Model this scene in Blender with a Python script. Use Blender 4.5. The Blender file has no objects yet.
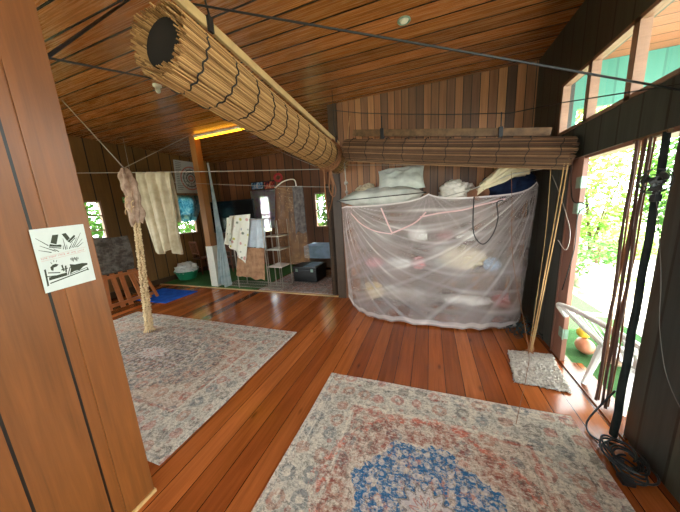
import bpy, bmesh, math, random
from mathutils import Vector, Matrix, noise
random.seed(7)
S = bpy.context.scene
COL = S.collection
PI = math.pi
R = random.uniform

# ------------------------------------------------------------------ camera
F, CX, CY, H = 247.0, 340.0, 256.0, 1.66
dn = Vector((415-CX, 1550-CY, F)).normalized()
vf = Vector((430-CX, 203-CY, F))
fw = (vf - dn*vf.dot(dn)).normalized()
rt = dn.cross(fw)
MC = Matrix((rt, fw, -dn))
CAM = Vector((0, 0, H))
cam = bpy.data.objects.new('camera', bpy.data.cameras.new('camera'))
COL.objects.link(cam)
c0, c1, c2 = MC.col[0], MC.col[1], MC.col[2]
m3 = Matrix((c0, -c1, -c2)).transposed()
cam.matrix_world = Matrix.Translation(CAM) @ m3.to_4x4()
cam.data.sensor_width = 36
cam.data.lens = F/680*36
cam.data.clip_start = 0.02
S.camera = cam
def ray(x, y): return MC @ Vector((x-CX, y-CY, F))
def aY(x, y, v): r = ray(x, y); return CAM + r*(v/r.y)
def aX(x, y, v): r = ray(x, y); return CAM + r*(v/r.x)
def aZ(x, y, v=0.0): r = ray(x, y); return CAM + r*((v-H)/r.z)

# ------------------------------------------------------------------ materials
def rgb(r, g, b):
    f = lambda c: (c/255/12.92) if c <= 10 else ((c/255+0.055)/1.055)**2.4
    return (f(r), f(g), f(b), 1)
class NT:
    def __init__(s, name):
        s.m = bpy.data.materials.new(name); s.m.use_nodes = True
        s.t = s.m.node_tree; s.t.nodes.clear()
        s.out = s.n('ShaderNodeOutputMaterial')
    def n(s, typ, **k):
        nd = s.t.nodes.new(typ)
        for a, b in k.items(): setattr(nd, a, b)
        return nd
    def l(s, a, b): s.t.links.new(a, b)
    def math(s, op, a, b=None, c=None):
        nd = s.n('ShaderNodeMath', operation=op)
        for i, v in enumerate((a, b, c)):
            if v is None: continue
            if isinstance(v, (int, float)): nd.inputs[i].default_value = v
            else: s.l(v, nd.inputs[i])
        return nd.outputs[0]
    def ramp(s, fac, stops, interp='LINEAR'):
        nd = s.n('ShaderNodeValToRGB'); cr = nd.color_ramp; cr.interpolation = interp
        while len(cr.elements) < len(stops): cr.elements.new(0.5)
        for e, (p, c) in zip(cr.elements, stops): e.position = p; e.color = c
        s.l(fac, nd.inputs[0]); return nd.outputs[0]
    def mix(s, fac, a, b, mode='MIX'):
        nd = s.n('ShaderNodeMix', data_type='RGBA', blend_type=mode)
        for i, v in ((0, fac), (6, a), (7, b)):
            if isinstance(v, (int, float)): nd.inputs[i].default_value = v
            elif isinstance(v, tuple): nd.inputs[i].default_value = v
            else: s.l(v, nd.inputs[i])
        return nd.outputs[2]
    def noise(s, vec, scale, detail=3, rough=0.55, dist=0.0):
        nd = s.n('ShaderNodeTexNoise'); nd.inputs['Scale'].default_value = scale
        nd.inputs['Detail'].default_value = detail; nd.inputs['Roughness'].default_value = rough
        nd.inputs['Distortion'].default_value = dist
        if vec is not None: s.l(vec, nd.inputs['Vector'])
        return nd.outputs['Fac']
    def pos(s, kind='Object'):
        return s.n('ShaderNodeTexCoord').outputs[kind]
    def sep(s, v):
        nd = s.n('ShaderNodeSeparateXYZ'); s.l(v, nd.inputs[0]); return nd.outputs
    def comb(s, x, y, z):
        nd = s.n('ShaderNodeCombineXYZ')
        for i, v in enumerate((x, y, z)):
            if isinstance(v, (int, float)): nd.inputs[i].default_value = v
            else: s.l(v, nd.inputs[i])
        return nd.outputs[0]
    def scale(s, v, sx, sy, sz):
        nd = s.n('ShaderNodeMapping'); nd.inputs['Scale'].default_value = (sx, sy, sz)
        s.l(v, nd.inputs[0]); return nd.outputs[0]
    def bsdf(s, color, rough=0.6, metal=0.0, bump=None, bstr=0.3, bdist=0.01, spec=None, trans=None, alpha=None, coat=None, emit=None):
        b = s.n('ShaderNodeBsdfPrincipled')
        def put(k, v):
            if v is None: return
            if isinstance(v, (int, float, tuple)): b.inputs[k].default_value = v
            else: s.l(v, b.inputs[k])
        put('Base Color', color); put('Roughness', rough); put('Metallic', metal)
        put('Specular IOR Level', spec); put('Alpha', alpha); put('Coat Weight', coat)
        put('Transmission Weight', trans)
        if coat is not None: b.inputs['Coat Roughness'].default_value = 0.12
        if emit: b.inputs['Emission Color'].default_value = emit[0]; b.inputs['Emission Strength'].default_value = emit[1]
        if bump is not None:
            bn = s.n('ShaderNodeBump'); bn.inputs['Strength'].default_value = bstr; bn.inputs['Distance'].default_value = bdist
            s.l(bump, bn.inputs['Height']); s.l(bn.outputs[0], b.inputs['Normal'])
        s.l(b.outputs[0], s.out.inputs[0]); return b

def planks(name, cols, across, along, width, rough=0.4, seam=0.006, seamcol=(0.01, 0.006, 0.003, 1), grain=0.35, spec=0.5, coat=None, offset=0.0, knots=0.0, rvar=0.15):
    """boards: 'across' and 'along' are axis letters in object space"""
    t = NT(name); P = t.pos(); xyz = t.sep(P); ax = {'X': 0, 'Y': 1, 'Z': 2}
    a = t.math('DIVIDE', t.math('ADD', xyz[ax[across]], offset+100*width), width)
    idn = t.math('FLOOR', a); fr = t.math('FRACT', a)
    wn = t.n('ShaderNodeTexWhiteNoise', noise_dimensions='1D'); t.l(idn, wn.inputs['W'])
    rnd = wn.outputs['Value']
    base = t.ramp(rnd, [(i/(len(cols)-1), c) for i, c in enumerate(cols)])
    sc = [14, 14, 14]; sc[ax[along]] = 0.9
    third = ({'X', 'Y', 'Z'}-{across, along}).pop()
    sc[ax[third]] = 3
    sh = t.math('MULTIPLY', rnd, 37.0)
    vm = t.n('ShaderNodeVectorMath', operation='ADD'); t.l(P, vm.inputs[0]); t.l(t.comb(sh, sh, sh), vm.inputs[1])
    v = t.scale(vm.outputs[0], *sc)
    g1 = t.noise(v, 1.6, 5, 0.6, 0.6)
    g2 = t.noise(t.scale(vm.outputs[0], *[q*3.2 if q > 2 else q for q in sc]), 2.0, 4, 0.7)
    lg = t.noise(P, 0.9, 2)
    k = t.math('ADD', t.math('MULTIPLY', g1, 0.65), t.math('MULTIPLY', g2, 0.35))
    dark = t.math('MULTIPLY_ADD', t.math('SUBTRACT', k, 0.5), grain*4.0, 1.0)
    dark = t.math('MULTIPLY', dark, t.math('MULTIPLY_ADD', t.math('SUBTRACT', lg, 0.5), 0.5, 1.0))
    hs = t.n('ShaderNodeHueSaturation'); t.l(base, hs.inputs['Color']); t.l(dark, hs.inputs['Value'])
    c = hs.outputs[0]
    if knots:
        kn = t.n('ShaderNodeTexVoronoi'); kn.inputs['Scale'].default_value = 1.0
        ks = [6, 6, 6]; ks[ax[along]] = 2.2
        t.l(t.scale(vm.outputs[0], *ks), kn.inputs['Vector'])
        kf = t.ramp(kn.outputs['Distance'], [(0.02, (1, 1, 1, 1)), (0.13, (0, 0, 0, 1))])
        c = t.mix(t.math('MULTIPLY', kf, knots), c, (0.02, 0.008, 0.004, 1))
    d = t.math('MINIMUM', fr, t.math('SUBTRACT', 1.0, fr))
    sm = t.math('LESS_THAN', d, seam/width)
    c = t.mix(sm, c, seamcol)
    hgt = t.math('SUBTRACT', t.math('MULTIPLY', k, 0.25), sm)
    rr = t.math('MULTIPLY_ADD', g2, rvar, rough-rvar*0.5)
    t.bsdf(c, rr, bump=hgt, bstr=0.35, bdist=0.006, spec=spec, coat=coat)
    return t.m

def plain(name, col, rough=0.5, metal=0.0, var=0.12, nscale=20, bump=0.15, spec=None, bdist=0.003):
    t = NT(name); P = t.pos(); n = t.noise(P, nscale, 4)
    dark = tuple(c*(1-var*1.6) for c in col[:3])+(1,); lite = tuple(min(1, c*(1+var)) for c in col[:3])+(1,)
    c = t.ramp(n, [(0.3, dark), (0.7, lite)])
    t.bsdf(c, rough, metal, bump=n, bstr=bump, bdist=bdist, spec=spec)
    return t.m

def fabric(name, col, col2=None, scale=6, weave=260, rough=0.9, translucent=0.0):
    t = NT(name); P = t.pos(); n = t.noise(P, scale, 5)
    col2 = col2 or tuple(c*0.75 for c in col[:3])+(1,)
    c = t.ramp(n, [(0.35, col2), (0.65, col)])
    w = t.noise(P, weave, 2)
    b = t.bsdf(c, rough, bump=w, bstr=0.25, bdist=0.003, spec=0.15)
    if translucent:
        tr = t.n('ShaderNodeBsdfTranslucent'); t.l(c, tr.inputs[0])
        mx = t.n('ShaderNodeMixShader'); mx.inputs[0].default_value = translucent
        t.l(b.outputs[0], mx.inputs[1]); t.l(tr.outputs[0], mx.inputs[2]); t.l(mx.outputs[0], t.out.inputs[0])
    return t.m

def islands(name, stops, rough=0.6, trans=0.0, nscale=8, spec=0.3):
    t = NT(name); g = t.n('ShaderNodeNewGeometry')
    n = t.noise(t.pos(), nscale, 3)
    f = t.math('ADD', t.math('MULTIPLY', g.outputs['Random Per Island'], 0.75), t.math('MULTIPLY', n, 0.25))
    c = t.ramp(f, stops)
    b = t.bsdf(c, rough, spec=spec)
    if trans:
        tr = t.n('ShaderNodeBsdfTranslucent'); t.l(c, tr.inputs[0])
        mx = t.n('ShaderNodeMixShader'); mx.inputs[0].default_value = trans
        t.l(b.outputs[0], mx.inputs[1]); t.l(tr.outputs[0], mx.inputs[2]); t.l(mx.outputs[0], t.out.inputs[0])
    return t.m

M = {}
M['floor'] = planks('varnished_floor_boards', [rgb(124, 60, 24), rgb(164, 88, 40), rgb(136, 66, 28), rgb(176, 98, 48), rgb(104, 48, 20)], 'X', 'Y', 0.155, rough=0.17, seam=0.0026, seamcol=rgb(30, 12, 6), grain=0.42, spec=0.5, knots=0.7, rvar=0.12)
M['ceiling'] = planks('varnished_ceiling_boards', [rgb(146, 92, 44), rgb(176, 112, 58), rgb(124, 78, 38), rgb(186, 120, 66), rgb(156, 94, 48)], 'Y', 'X', 0.21, rough=0.27, seam=0.0095, seamcol=rgb(8, 6, 3), grain=0.45, offset=0.08, rvar=0.25, spec=0.8)
M['backwall'] = planks('cedar_wall_boards', [rgb(92, 62, 44), rgb(182, 124, 78), rgb(70, 50, 38), rgb(160, 104, 64), rgb(104, 72, 52), rgb(190, 134, 86)], 'X', 'Z', 0.105, rough=0.5, seam=0.0045, grain=0.42)
M['farwall'] = planks('dark_cedar_boards_x', [rgb(112, 68, 38), rgb(138, 86, 50), rgb(100, 60, 34), rgb(146, 92, 54)], 'X', 'Z', 0.27, rough=0.5, seam=0.01, seamcol=rgb(18, 12, 6), grain=0.3)
M['leftwall'] = planks('dark_cedar_boards_y', [rgb(104, 74, 36), rgb(130, 92, 48), rgb(88, 62, 32), rgb(138, 98, 52)], 'Y', 'Z', 0.3, rough=0.5, seam=0.011, seamcol=rgb(14, 10, 5), grain=0.32)
M['partition'] = planks('orange_wall_boards', [rgb(126, 72, 30), rgb(98, 60, 28), rgb(136, 78, 34)], 'Y', 'Z', 0.225, rough=0.36, seam=0.005, grain=0.4, offset=0.125)
M['rightwall'] = planks('weathered_dark_boards', [rgb(62, 66, 58), rgb(50, 56, 52), rgb(72, 70, 58), rgb(46, 52, 50)], 'Y', 'Z', 0.21, rough=0.45, seam=0.009, grain=0.5)
M['postwood'] = planks('post_wood', [rgb(150, 98, 48), rgb(168, 112, 56)], 'X', 'Z', 0.4, rough=0.45, seam=0.0, grain=0.25)
M['darkpost'] = plain('dark_stained_post', rgb(66, 46, 28), 0.5, nscale=9)
M['jamb'] = planks('reddish_jamb', [rgb(136, 94, 78), rgb(146, 102, 84)], 'Y', 'Z', 0.3, rough=0.45, seam=0.0, grain=0.25)
M['sash'] = planks('sash_timber', [rgb(150, 116, 94), rgb(136, 104, 84)], 'Z', 'Y', 0.5, rough=0.5, seam=0.0, grain=0.2)
M['trim'] = plain('pale_trim', rgb(206, 168, 110), 0.45, nscale=8)
M['white'] = plain('white_paint', rgb(226, 222, 208), 0.5, var=0.05)
M['black'] = plain('black_plastic', rgb(24, 24, 26), 0.35, var=0.1)
M['cable'] = plain('black_cable', rgb(20, 21, 24), 0.5, var=0.1)
M['screen'] = plain('dark_screen', rgb(14, 20, 24), 0.15, var=0.05, bump=0.0)
M['steel'] = plain('rack_steel', rgb(196, 190, 176), 0.3, 0.7, var=0.06)
M['zinc'] = plain('zinc_hinge', rgb(150, 178, 160), 0.35, 0.3, var=0.12)
M['twine'] = plain('jute_twine', rgb(172, 136, 92), 0.85, nscale=120, bump=0.5)
M['browncord'] = plain('brown_cord', rgb(132, 84, 50), 0.8, nscale=120, bump=0.5)
M['linegrey'] = plain('clothes_line', rgb(176, 170, 160), 0.6, var=0.05)
M['teal'] = planks('teal_painted_boards', [rgb(66, 132, 118), rgb(72, 140, 126)], 'X', 'Z', 0.45, rough=0.6, seam=0.012, seamcol=rgb(60, 120, 108), grain=0.05)
M['soffit'] = planks('soffit_boards', [rgb(158, 102, 72), rgb(170, 114, 82), rgb(146, 92, 64)], 'Y', 'X', 0.2, rough=0.5, seam=0.006, grain=0.15)
M['bamboo'] = islands('bamboo_splints', [(0.0, rgb(58, 36, 18)), (0.2, rgb(128, 90, 52)), (0.5, rgb(178, 134, 84)), (0.8, rgb(200, 158, 106)), (1.0, rgb(216, 178, 126))], 0.5)
M['olddbamboo'] = islands('weathered_bamboo_splints', [(0.0, rgb(34, 22, 16)), (0.3, rgb(74, 50, 34)), (0.65, rgb(104, 74, 52)), (1.0, rgb(168, 130, 92))], 0.65)
M['rail'] = plain('bamboo_rail', rgb(198, 166, 116), 0.5, nscale=10)
M['oldrail'] = plain('old_rail', rgb(112, 82, 52), 0.6, nscale=14, var=.3)
M['stitch'] = plain('black_stitching', rgb(34, 28, 24), 0.8, nscale=60)
M['plastic'] = plain('white_plastic', rgb(228, 226, 222), 0.35, var=0.03, bump=0.02)
M['turf'] = None

def turf(name, c1, c2):
    t = NT(name); P = t.pos(); n = t.noise(P, 160, 3); n2 = t.noise(P, 4, 3)
    c = t.mix(t.math('MULTIPLY', n2, 0.5), t.ramp(n, [(0.3, c2), (0.7, c1)]), c2)
    t.bsdf(c, 0.85, bump=n, bstr=0.9, bdist=0.02, spec=0.1); return t.m
M['turf'] = turf('green_turf', rgb(96, 142, 84), rgb(54, 92, 50))

def glass():
    t = NT('window_glass')
    tr = t.n('ShaderNodeBsdfTransparent'); gl = t.n('ShaderNodeBsdfGlossy'); gl.inputs['Roughness'].default_value = 0.02
    fr = t.n('ShaderNodeValue'); fr.outputs[0].default_value = .05
    mx = t.n('ShaderNodeMixShader'); t.l(fr.outputs[0], mx.inputs[0]); t.l(tr.outputs[0], mx.inputs[1]); t.l(gl.outputs[0], mx.inputs[2])
    t.l(mx.outputs[0], t.out.inputs[0]); return t.m
M['glass'] = glass()

def rug_mat(name, cx, cy, hx, hy, blue=True, base=None, strength=1.0, med=(0, 0, 1)):
    """faded medallion rug; object-space coordinates, centre at the object's origin"""
    t = NT(name); P = t.pos(); x, y, z = t.sep(P)
    ax = t.math('ABSOLUTE', x); ay = t.math('ABSOLUTE', y)
    big = t.noise(P, 3.2, 5, 0.65); fine = t.noise(P, 60, 3, 0.7); mid = t.noise(P, 13, 5, 0.7); mid2 = t.noise(t.scale(P, 1.13, .93, 1), 18, 4, 0.75)
    cream = base or rgb(205, 192, 172)
    c = t.mix(t.ramp(fine, [(0.35, (0, 0, 0, 1)), (0.65, (1, 1, 1, 1))]), cream, tuple(q*0.62 for q in cream[:3])+(1,))
    # distance from edge
    de = t.math('MINIMUM', t.math('SUBTRACT', hx, ax), t.math('SUBTRACT', hy, ay))
    wob = t.math('MULTIPLY', t.math('SUBTRACT', mid, 0.5), 0.10)
    def band(v, a, b):
        return t.math('MULTIPLY', t.math('GREATER_THAN', v, a), t.math('LESS_THAN', v, b))
    def mask(nz, lo, hi): return t.ramp(nz, [(lo, (0, 0, 0, 1)), (hi, (1, 1, 1, 1))])
    dew = t.math('ADD', de, wob)
    # flower motifs
    def motifs(sc, r0, r1):
        vo = t.n('ShaderNodeTexVoronoi'); vo.inputs['Scale'].default_value = sc; vo.inputs['Randomness'].default_value = 0.35
        t.l(P, vo.inputs['Vector'])
        wn = t.sep(vo.outputs['Color'])
        d = t.math('ADD', vo.outputs['Distance'], t.math('MULTIPLY', t.math('SUBTRACT', mid2, 0.5), 0.35))
        return band(d, r0, r1), t.math('LESS_THAN', d, r0), wn[0]
    red, rust, slate, blu, char = rgb(176, 78, 64), rgb(168, 104, 80), rgb(84, 100, 112), rgb(30, 104, 154), rgb(76, 70, 68)
    fade = mask(big, 0.36, 0.62); fade2 = mask(mid, 0.4, 0.62)
    # field tint inside border
    inside = t.math('GREATER_THAN', dew, 0.36)
    c = t.mix(t.math('MULTIPLY', t.math('MULTIPLY', inside, fade), 0.42*strength), c, rust)
    c = t.mix(t.math('MULTIPLY', t.math('MULTIPLY', band(dew, 0.09, 0.33), fade2), 0.42*strength), c, slate)
    ring, core, rn = motifs(6.5, 0.16, 0.36)
    mc = t.ramp(rn, [(0.0, red), (0.35, slate), (0.6, rust), (0.85, char)], 'CONSTANT')
    c = t.mix(t.math('MULTIPLY', ring, 0.55*strength), c, mc)
    ring2, core2, rn2 = motifs(15, 0.1, 0.3)
    mc2 = t.ramp(rn2, [(0.0, char), (0.4, red), (0.7, cream)], 'CONSTANT')
    c = t.mix(t.math('MULTIPLY', t.math('MULTIPLY', ring2, fade2), 0.55*strength), c, mc2)
    # border lines
    for a, w, col, k in ((0.035, 0.012, slate, .6), (0.085, 0.014, cream, .8), (0.115, 0.008, char, .5), (0.33, 0.02, cream, .8), (0.365, 0.022, red, .7), (0.405, 0.01, char, .5)):
        dl = t.math('ADD', de, t.math('MULTIPLY', wob, 0.25))
        c = t.mix(t.math('MULTIPLY', t.math('MULTIPLY', band(dl, a, a+w), fade2), k*strength), c, col)
    # lobed medallion set at (mx, my)
    X2 = t.math('SUBTRACT', x, med[0]); Y2 = t.math('SUBTRACT', y, med[1])
    ang = t.math('ARCTAN2', Y2, X2)
    rr = t.math('SQRT', t.math('ADD', t.math('POWER', t.math('MULTIPLY', X2, med[2]), 2.0), t.math('POWER', Y2, 2.0)))
    lob = t.math('ADD', t.math('MULTIPLY', t.math('SINE', t.math('MULTIPLY', ang, 8.0)), 0.02), t.math('MULTIPLY', t.math('SUBTRACT', big, .5), .22))
    md = t.math('ADD', t.math('ADD', rr, lob), t.math('MULTIPLY', wob, 1.2))
    s_ = strength
    c = t.mix(t.math('MULTIPLY', t.math('MULTIPLY', t.math('LESS_THAN', md, 0.62), mask(mid2, 0.44, 0.60)), 0.8*s_), c, rgb(140, 66, 56) if blue else slate)
    c = t.mix(t.math('MULTIPLY', t.math('MULTIPLY', band(md, 0.60, 0.65), mask(mid, .48, .56)), 0.75*s_), c, rgb(206, 112, 92) if blue else char)
    c = t.mix(t.math('MULTIPLY', t.math('MULTIPLY', t.math('LESS_THAN', md, 0.40), mask(mid2, 0.40, 0.50)), (0.95 if blue else .45)*s_), c, blu if blue else char)
    c = t.mix(t.math('MULTIPLY', t.math('MULTIPLY', band(md, 0.40, 0.425), fade2), 0.8), c, cream)
    c = t.mix(t.math('MULTIPLY', t.math('MULTIPLY', t.math('LESS_THAN', md, 0.40), ring2), 0.7), c, rgb(196, 186, 184))
    pet = t.math('ADD', rr, t.math('MULTIPLY', t.math('SINE', t.math('MULTIPLY', ang, 12.0)), 0.02))
    c = t.mix(t.math('MULTIPLY', t.math('LESS_THAN', pet, 0.13), 0.85), c, rgb(206, 194, 190))
    c = t.mix(t.math('MULTIPLY', band(pet, 0.115, 0.135), 0.6), c, char)
    c = t.mix(t.math('MULTIPLY', band(pet, 0.05, 0.07), 0.6), c, red)
    # wear: abrasion back to the pale ground
    wear = t.noise(t.scale(P, 1, 2.2, 1), 34, 5, 0.8)
    c = t.mix(t.math('MULTIPLY', mask(wear, 0.5, 0.6), 0.6), c, tuple(min(1, q*1.12) for q in cream[:3])+(1,))
    c = t.mix(t.math('MULTIPLY', mask(t.noise(P, 48, 4, .8), 0.52, 0.62), 0.6), c, char)
    t.bsdf(c, 0.92, bump=t.math('ADD', fine, t.math('MULTIPLY', wear, 0.6)), bstr=0.5, bdist=0.008, spec=0.1)
    return t.m

def net_mat():
    t = NT('pink_mosquito_netting')
    at = t.n('ShaderNodeAttribute', attribute_name='gather')
    P = t.pos(); n = t.noise(P, 260, 2)
    col = t.ramp(at.outputs['Fac'], [(0.0, rgb(222, 208, 206)), (1.0, rgb(248, 240, 238))])
    d = t.n('ShaderNodeBsdfDiffuse'); t.l(col, d.inputs[0])
    tl = t.n('ShaderNodeBsdfTranslucent'); t.l(col, tl.inputs[0])
    ms = t.n('ShaderNodeMixShader'); ms.inputs[0].default_value = 0.35
    t.l(d.outputs[0], ms.inputs[1]); t.l(tl.outputs[0], ms.inputs[2])
    tr = t.n('ShaderNodeBsdfTransparent')
    al = t.math('MULTIPLY_ADD', at.outputs['Fac'], 0.58, 0.29)
    al = t.math('ADD', al, t.math('MULTIPLY', t.math('SUBTRACT', n, 0.5), 0.25))
    mx = t.n('ShaderNodeMixShader'); t.l(al, mx.inputs[0]); t.l(tr.outputs[0], mx.inputs[1]); t.l(ms.outputs[0], mx.inputs[2])
    t.l(mx.outputs[0], t.out.inputs[0]); return t.m
M['net'] = net_mat()

def seethrough(name, col, alpha, stripes=0, axis=2, col2=None):
    t = NT(name); P = t.pos(); xyz = t.sep(P)
    b = t.n('ShaderNodeBsdfPrincipled'); b.inputs['Roughness'].default_value = 0.45
    n = t.noise(P, 7, 4)
    c = t.ramp(n, [(0.35, col2 or tuple(q*.6 for q in col[:3])+(1,)), (0.65, col)])
    t.l(c, b.inputs['Base Color'])
    tr = t.n('ShaderNodeBsdfTransparent')
    fac = alpha
    if stripes:
        s = t.math('SINE', t.math('MULTIPLY', xyz[axis], stripes))
        fac = t.math('MULTIPLY_ADD', t.math('GREATER_THAN', s, 0.25), 1-alpha, alpha)
        fac = t.math('MULTIPLY', fac, 0.92)
    mx = t.n('ShaderNodeMixShader')
    if isinstance(fac, float): mx.inputs[0].default_value = fac
    else: t.l(fac, mx.inputs[0])
    t.l(tr.outputs[0], mx.inputs[1]); t.l(b.outputs[0], mx.inputs[2]); t.l(mx.outputs[0], t.out.inputs[0])
    return t.m

# ------------------------------------------------------------------ mesh builder
class MB:
    def __init__(s): s.v = []; s.f = []; s.a = None
    def add(s, vs, fs):
        o = len(s.v); s.v += [Vector(v) for v in vs]; s.f += [tuple(i+o for i in f) for f in fs]; return s
    def box(s, lo, hi, bev=0.0):
        lo, hi = Vector(lo), Vector(hi)
        bm = bmesh.new(); bmesh.ops.create_cube(bm, size=1)
        sz = hi-lo; ce = (hi+lo)/2
        for v in bm.verts: v.co = Vector((v.co.x*sz.x, v.co.y*sz.y, v.co.z*sz.z))+ce
        if bev: bmesh.ops.bevel(bm, geom=bm.edges[:], offset=bev, segments=2, affect='EDGES', profile=0.7)
        return s.bm(bm)
    def bm(s, bm, mat=None):
        if mat is not None: bmesh.ops.transform(bm, matrix=mat, verts=bm.verts)
        bm.verts.ensure_lookup_table(); bm.verts.index_update()
        s.add([v.co.copy() for v in bm.verts], [[v.index for v in f.verts] for f in bm.faces]); bm.free(); return s
    def obox(s, ce, sz, mat, bev=0.0):
        """box of size sz centred at ce turned by 3x3 matrix mat"""
        bm = bmesh.new(); bmesh.ops.create_cube(bm, size=1)
        for v in bm.verts: v.co = Vector((v.co.x*sz[0], v.co.y*sz[1], v.co.z*sz[2]))
        if bev: bmesh.ops.bevel(bm, geom=bm.edges[:], offset=bev, segments=2, affect='EDGES', profile=0.7)
        return s.bm(bm, Matrix.Translation(Vector(ce)) @ mat.to_4x4())
    def bar(s, p0, p1, w, h, up=(0, 0, 1), bev=0.0):
        p0, p1 = Vector(p0), Vector(p1); d = (p1-p0); L = d.length; d.normalize()
        u = Vector(up); u = (u-d*u.dot(d))
        if u.length < 1e-4: u = Vector((1, 0, 0)); u = u-d*u.dot(d)
        u.normalize(); r = d.cross(u)
        m = Matrix((d, r, u)).transposed()
        return s.obox((p0+p1)/2, (L, w, h), m, bev)
    def tube(s, pts, r, n=8, cap=True):
        pts = [Vector(p) for p in pts]; k = len(pts)
        rs = r if isinstance(r, (list, tuple)) else [r]*k
        vs = []; fs = []
        t0 = (pts[1]-pts[0]).normalized()
        u = t0.orthogonal().normalized()
        for i, p in enumerate(pts):
            t = (pts[min(i+1, k-1)]-pts[max(i-1, 0)]).normalized()
            u = (u-t*u.dot(t))
            u = u.normalized() if u.length > 1e-5 else t.orthogonal().normalized()
            w = t.cross(u)
            for j in range(n):
                a = 2*PI*j/n; vs.append(p+(u*math.cos(a)+w*math.sin(a))*rs[i])
        for i in range(k-1):
            for j in range(n):
                fs.append((i*n+j, i*n+(j+1) % n, (i+1)*n+(j+1) % n, (i+1)*n+j))
        if cap: fs.append(tuple(range(n-1, -1, -1))); fs.append(tuple((k-1)*n+j for j in range(n)))
        return s.add(vs, fs)
    def lathe(s, prof, ce, n=24):
        ce = Vector(ce); k = len(prof); vs = []; fs = []
        for r, z in prof:
            for j in range(n): a = 2*PI*j/n; vs.append(ce+Vector((r*math.cos(a), r*math.sin(a), z)))
        for i in range(k-1):
            for j in range(n): fs.append((i*n+j, i*n+(j+1) % n, (i+1)*n+(j+1) % n, (i+1)*n+j))
        fs.append(tuple(range(n-1, -1, -1))); fs.append(tuple((k-1)*n+j for j in range(n)))
        return s.add(vs, fs)
    def grid(s, fn, nu, nv, thick=0.0):
        P = [[Vector(fn(i/nu, j/nv)) for i in range(nu+1)] for j in range(nv+1)]
        vs = [p for r in P for p in r]; W = nu+1
        fs = [(j*W+i, j*W+i+1, (j+1)*W+i+1, (j+1)*W+i) for j in range(nv) for i in range(nu)]
        if thick:
            N = [Vector((0, 0, 0)) for _ in vs]
            for f in fs:
                nn = (vs[f[1]]-vs[f[0]]).cross(vs[f[3]]-vs[f[0]])
                for q in f: N[q] += nn
            o = len(vs)
            back = [v-(N[i].normalized()*thick if N[i].length > 1e-12 else Vector((0, 0, 0))) for i, v in enumerate(vs)]
            fs2 = [tuple(o+q for q in reversed(f)) for f in fs]
            ring = [i for i in range(W)]+[j*W+nu for j in range(1, nv+1)]+[nv*W+i for i in range(nu-1, -1, -1)]+[j*W for j in range(nv-1, 0, -1)]
            sd = [(ring[(q+1) % len(ring)], ring[q], o+ring[q], o+ring[(q+1) % len(ring)]) for q in range(len(ring))]
            vs = vs+back; fs = fs+fs2+sd
        return s.add(vs, fs)
    def blob(s, ce, rad, seed=0, amp=0.18, freq=3.0, n=3, flat=None):
        bm = bmesh.new(); bmesh.ops.create_icosphere(bm, subdivisions=n, radius=1)
        ce = Vector(ce); so = Vector((seed*7.3, seed*3.1, seed*5.7))
        for v in bm.verts:
            d = v.co.normalized()
            k = 1+amp*noise.noise(d*freq+so)+amp*0.5*noise.noise(d*freq*2.3+so)+amp*0.35*abs(noise.noise(d*freq*4+so))
            p = Vector((d.x*rad[0], d.y*rad[1], d.z*rad[2]))*k
            if flat is not None and p.z < flat: p.z = flat+(p.z-flat)*0.08
            v.co = p+ce
        return s.bm(bm)
    def prism(s, pts, o, u, w, depth):
        """outline pts (2d) in plane o + u*a + w*b, extruded along u x w"""
        o, u, w = Vector(o), Vector(u), Vector(w); nrm = u.cross(w).normalized()*depth
        k = len(pts); A = [o+u*a+w*b for a, b in pts]; B = [p+nrm for p in A]
        fs = [tuple(range(k-1, -1, -1)), tuple(range(k, 2*k))]+[(i, (i+1) % k, k+(i+1) % k, k+i) for i in range(k)]
        return s.add(A+B, fs)
    def build(s, name, mat, parent=None, origin=None, smooth=False, kind=None):
        if parent is not None: org = Vector(parent['_o'])
        elif origin is not None: org = Vector(origin)
        else:
            xs = [v.x for v in s.v]; ys = [v.y for v in s.v]; zs = [v.z for v in s.v]
            org = Vector(((min(xs)+max(xs))/2, (min(ys)+max(ys))/2, min(zs)))
        me = bpy.data.meshes.new(name)
        me.from_pydata([v-org for v in s.v], [], s.f); me.update()
        if smooth:
            me.polygons.foreach_set('use_smooth', [True]*len(me.polygons))
            if smooth != 'full':
                try: me.set_sharp_from_angle(angle=math.radians(40))
                except Exception: pass
        me.materials.append(M[mat] if isinstance(mat, str) else mat)
        ob = bpy.data.objects.new(name, me); COL.objects.link(ob)
        if parent is not None: ob.parent = parent
        else: ob.location = org
        ob['_o'] = tuple(org)
        if kind: ob['kind'] = kind
        return ob
def tag(o, label, cat, group=None, kind=None):
    o['label'] = label; o['category'] = cat
    if group: o['group'] = group
    if kind: o['kind'] = kind
    return o
def thing(name, label, cat, loc, group=None):
    o = bpy.data.objects.new(name, None); COL.objects.link(o); o.location = loc; o['_o'] = tuple(loc)
    o.empty_display_size = 0.1
    return tag(o, label, cat, group)
def struct(name, mb, mat, parent=None, smooth=False):
    o = mb.build(name, mat, parent, origin=(0, 0, 0) if parent is None else None, smooth=smooth)
    if parent is None: o['kind'] = 'structure'
    return o
def copy_tree(o, loc, label):
    c = o.copy(); COL.objects.link(c); c.location = loc; c['label'] = label; c['_o'] = tuple(loc)
    for ch in o.children:
        d = ch.copy(); COL.objects.link(d); d.parent = c
        for g in ch.children:
            e = g.copy(); COL.objects.link(e); e.parent = d
    return c
def sag(p0, p1, s=0.05, n=16):
    p0, p1 = Vector(p0), Vector(p1)
    return [p0.lerp(p1, i/n)-Vector((0, 0, 4*s*(i/n)*(1-i/n))) for i in range(n+1)]
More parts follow.
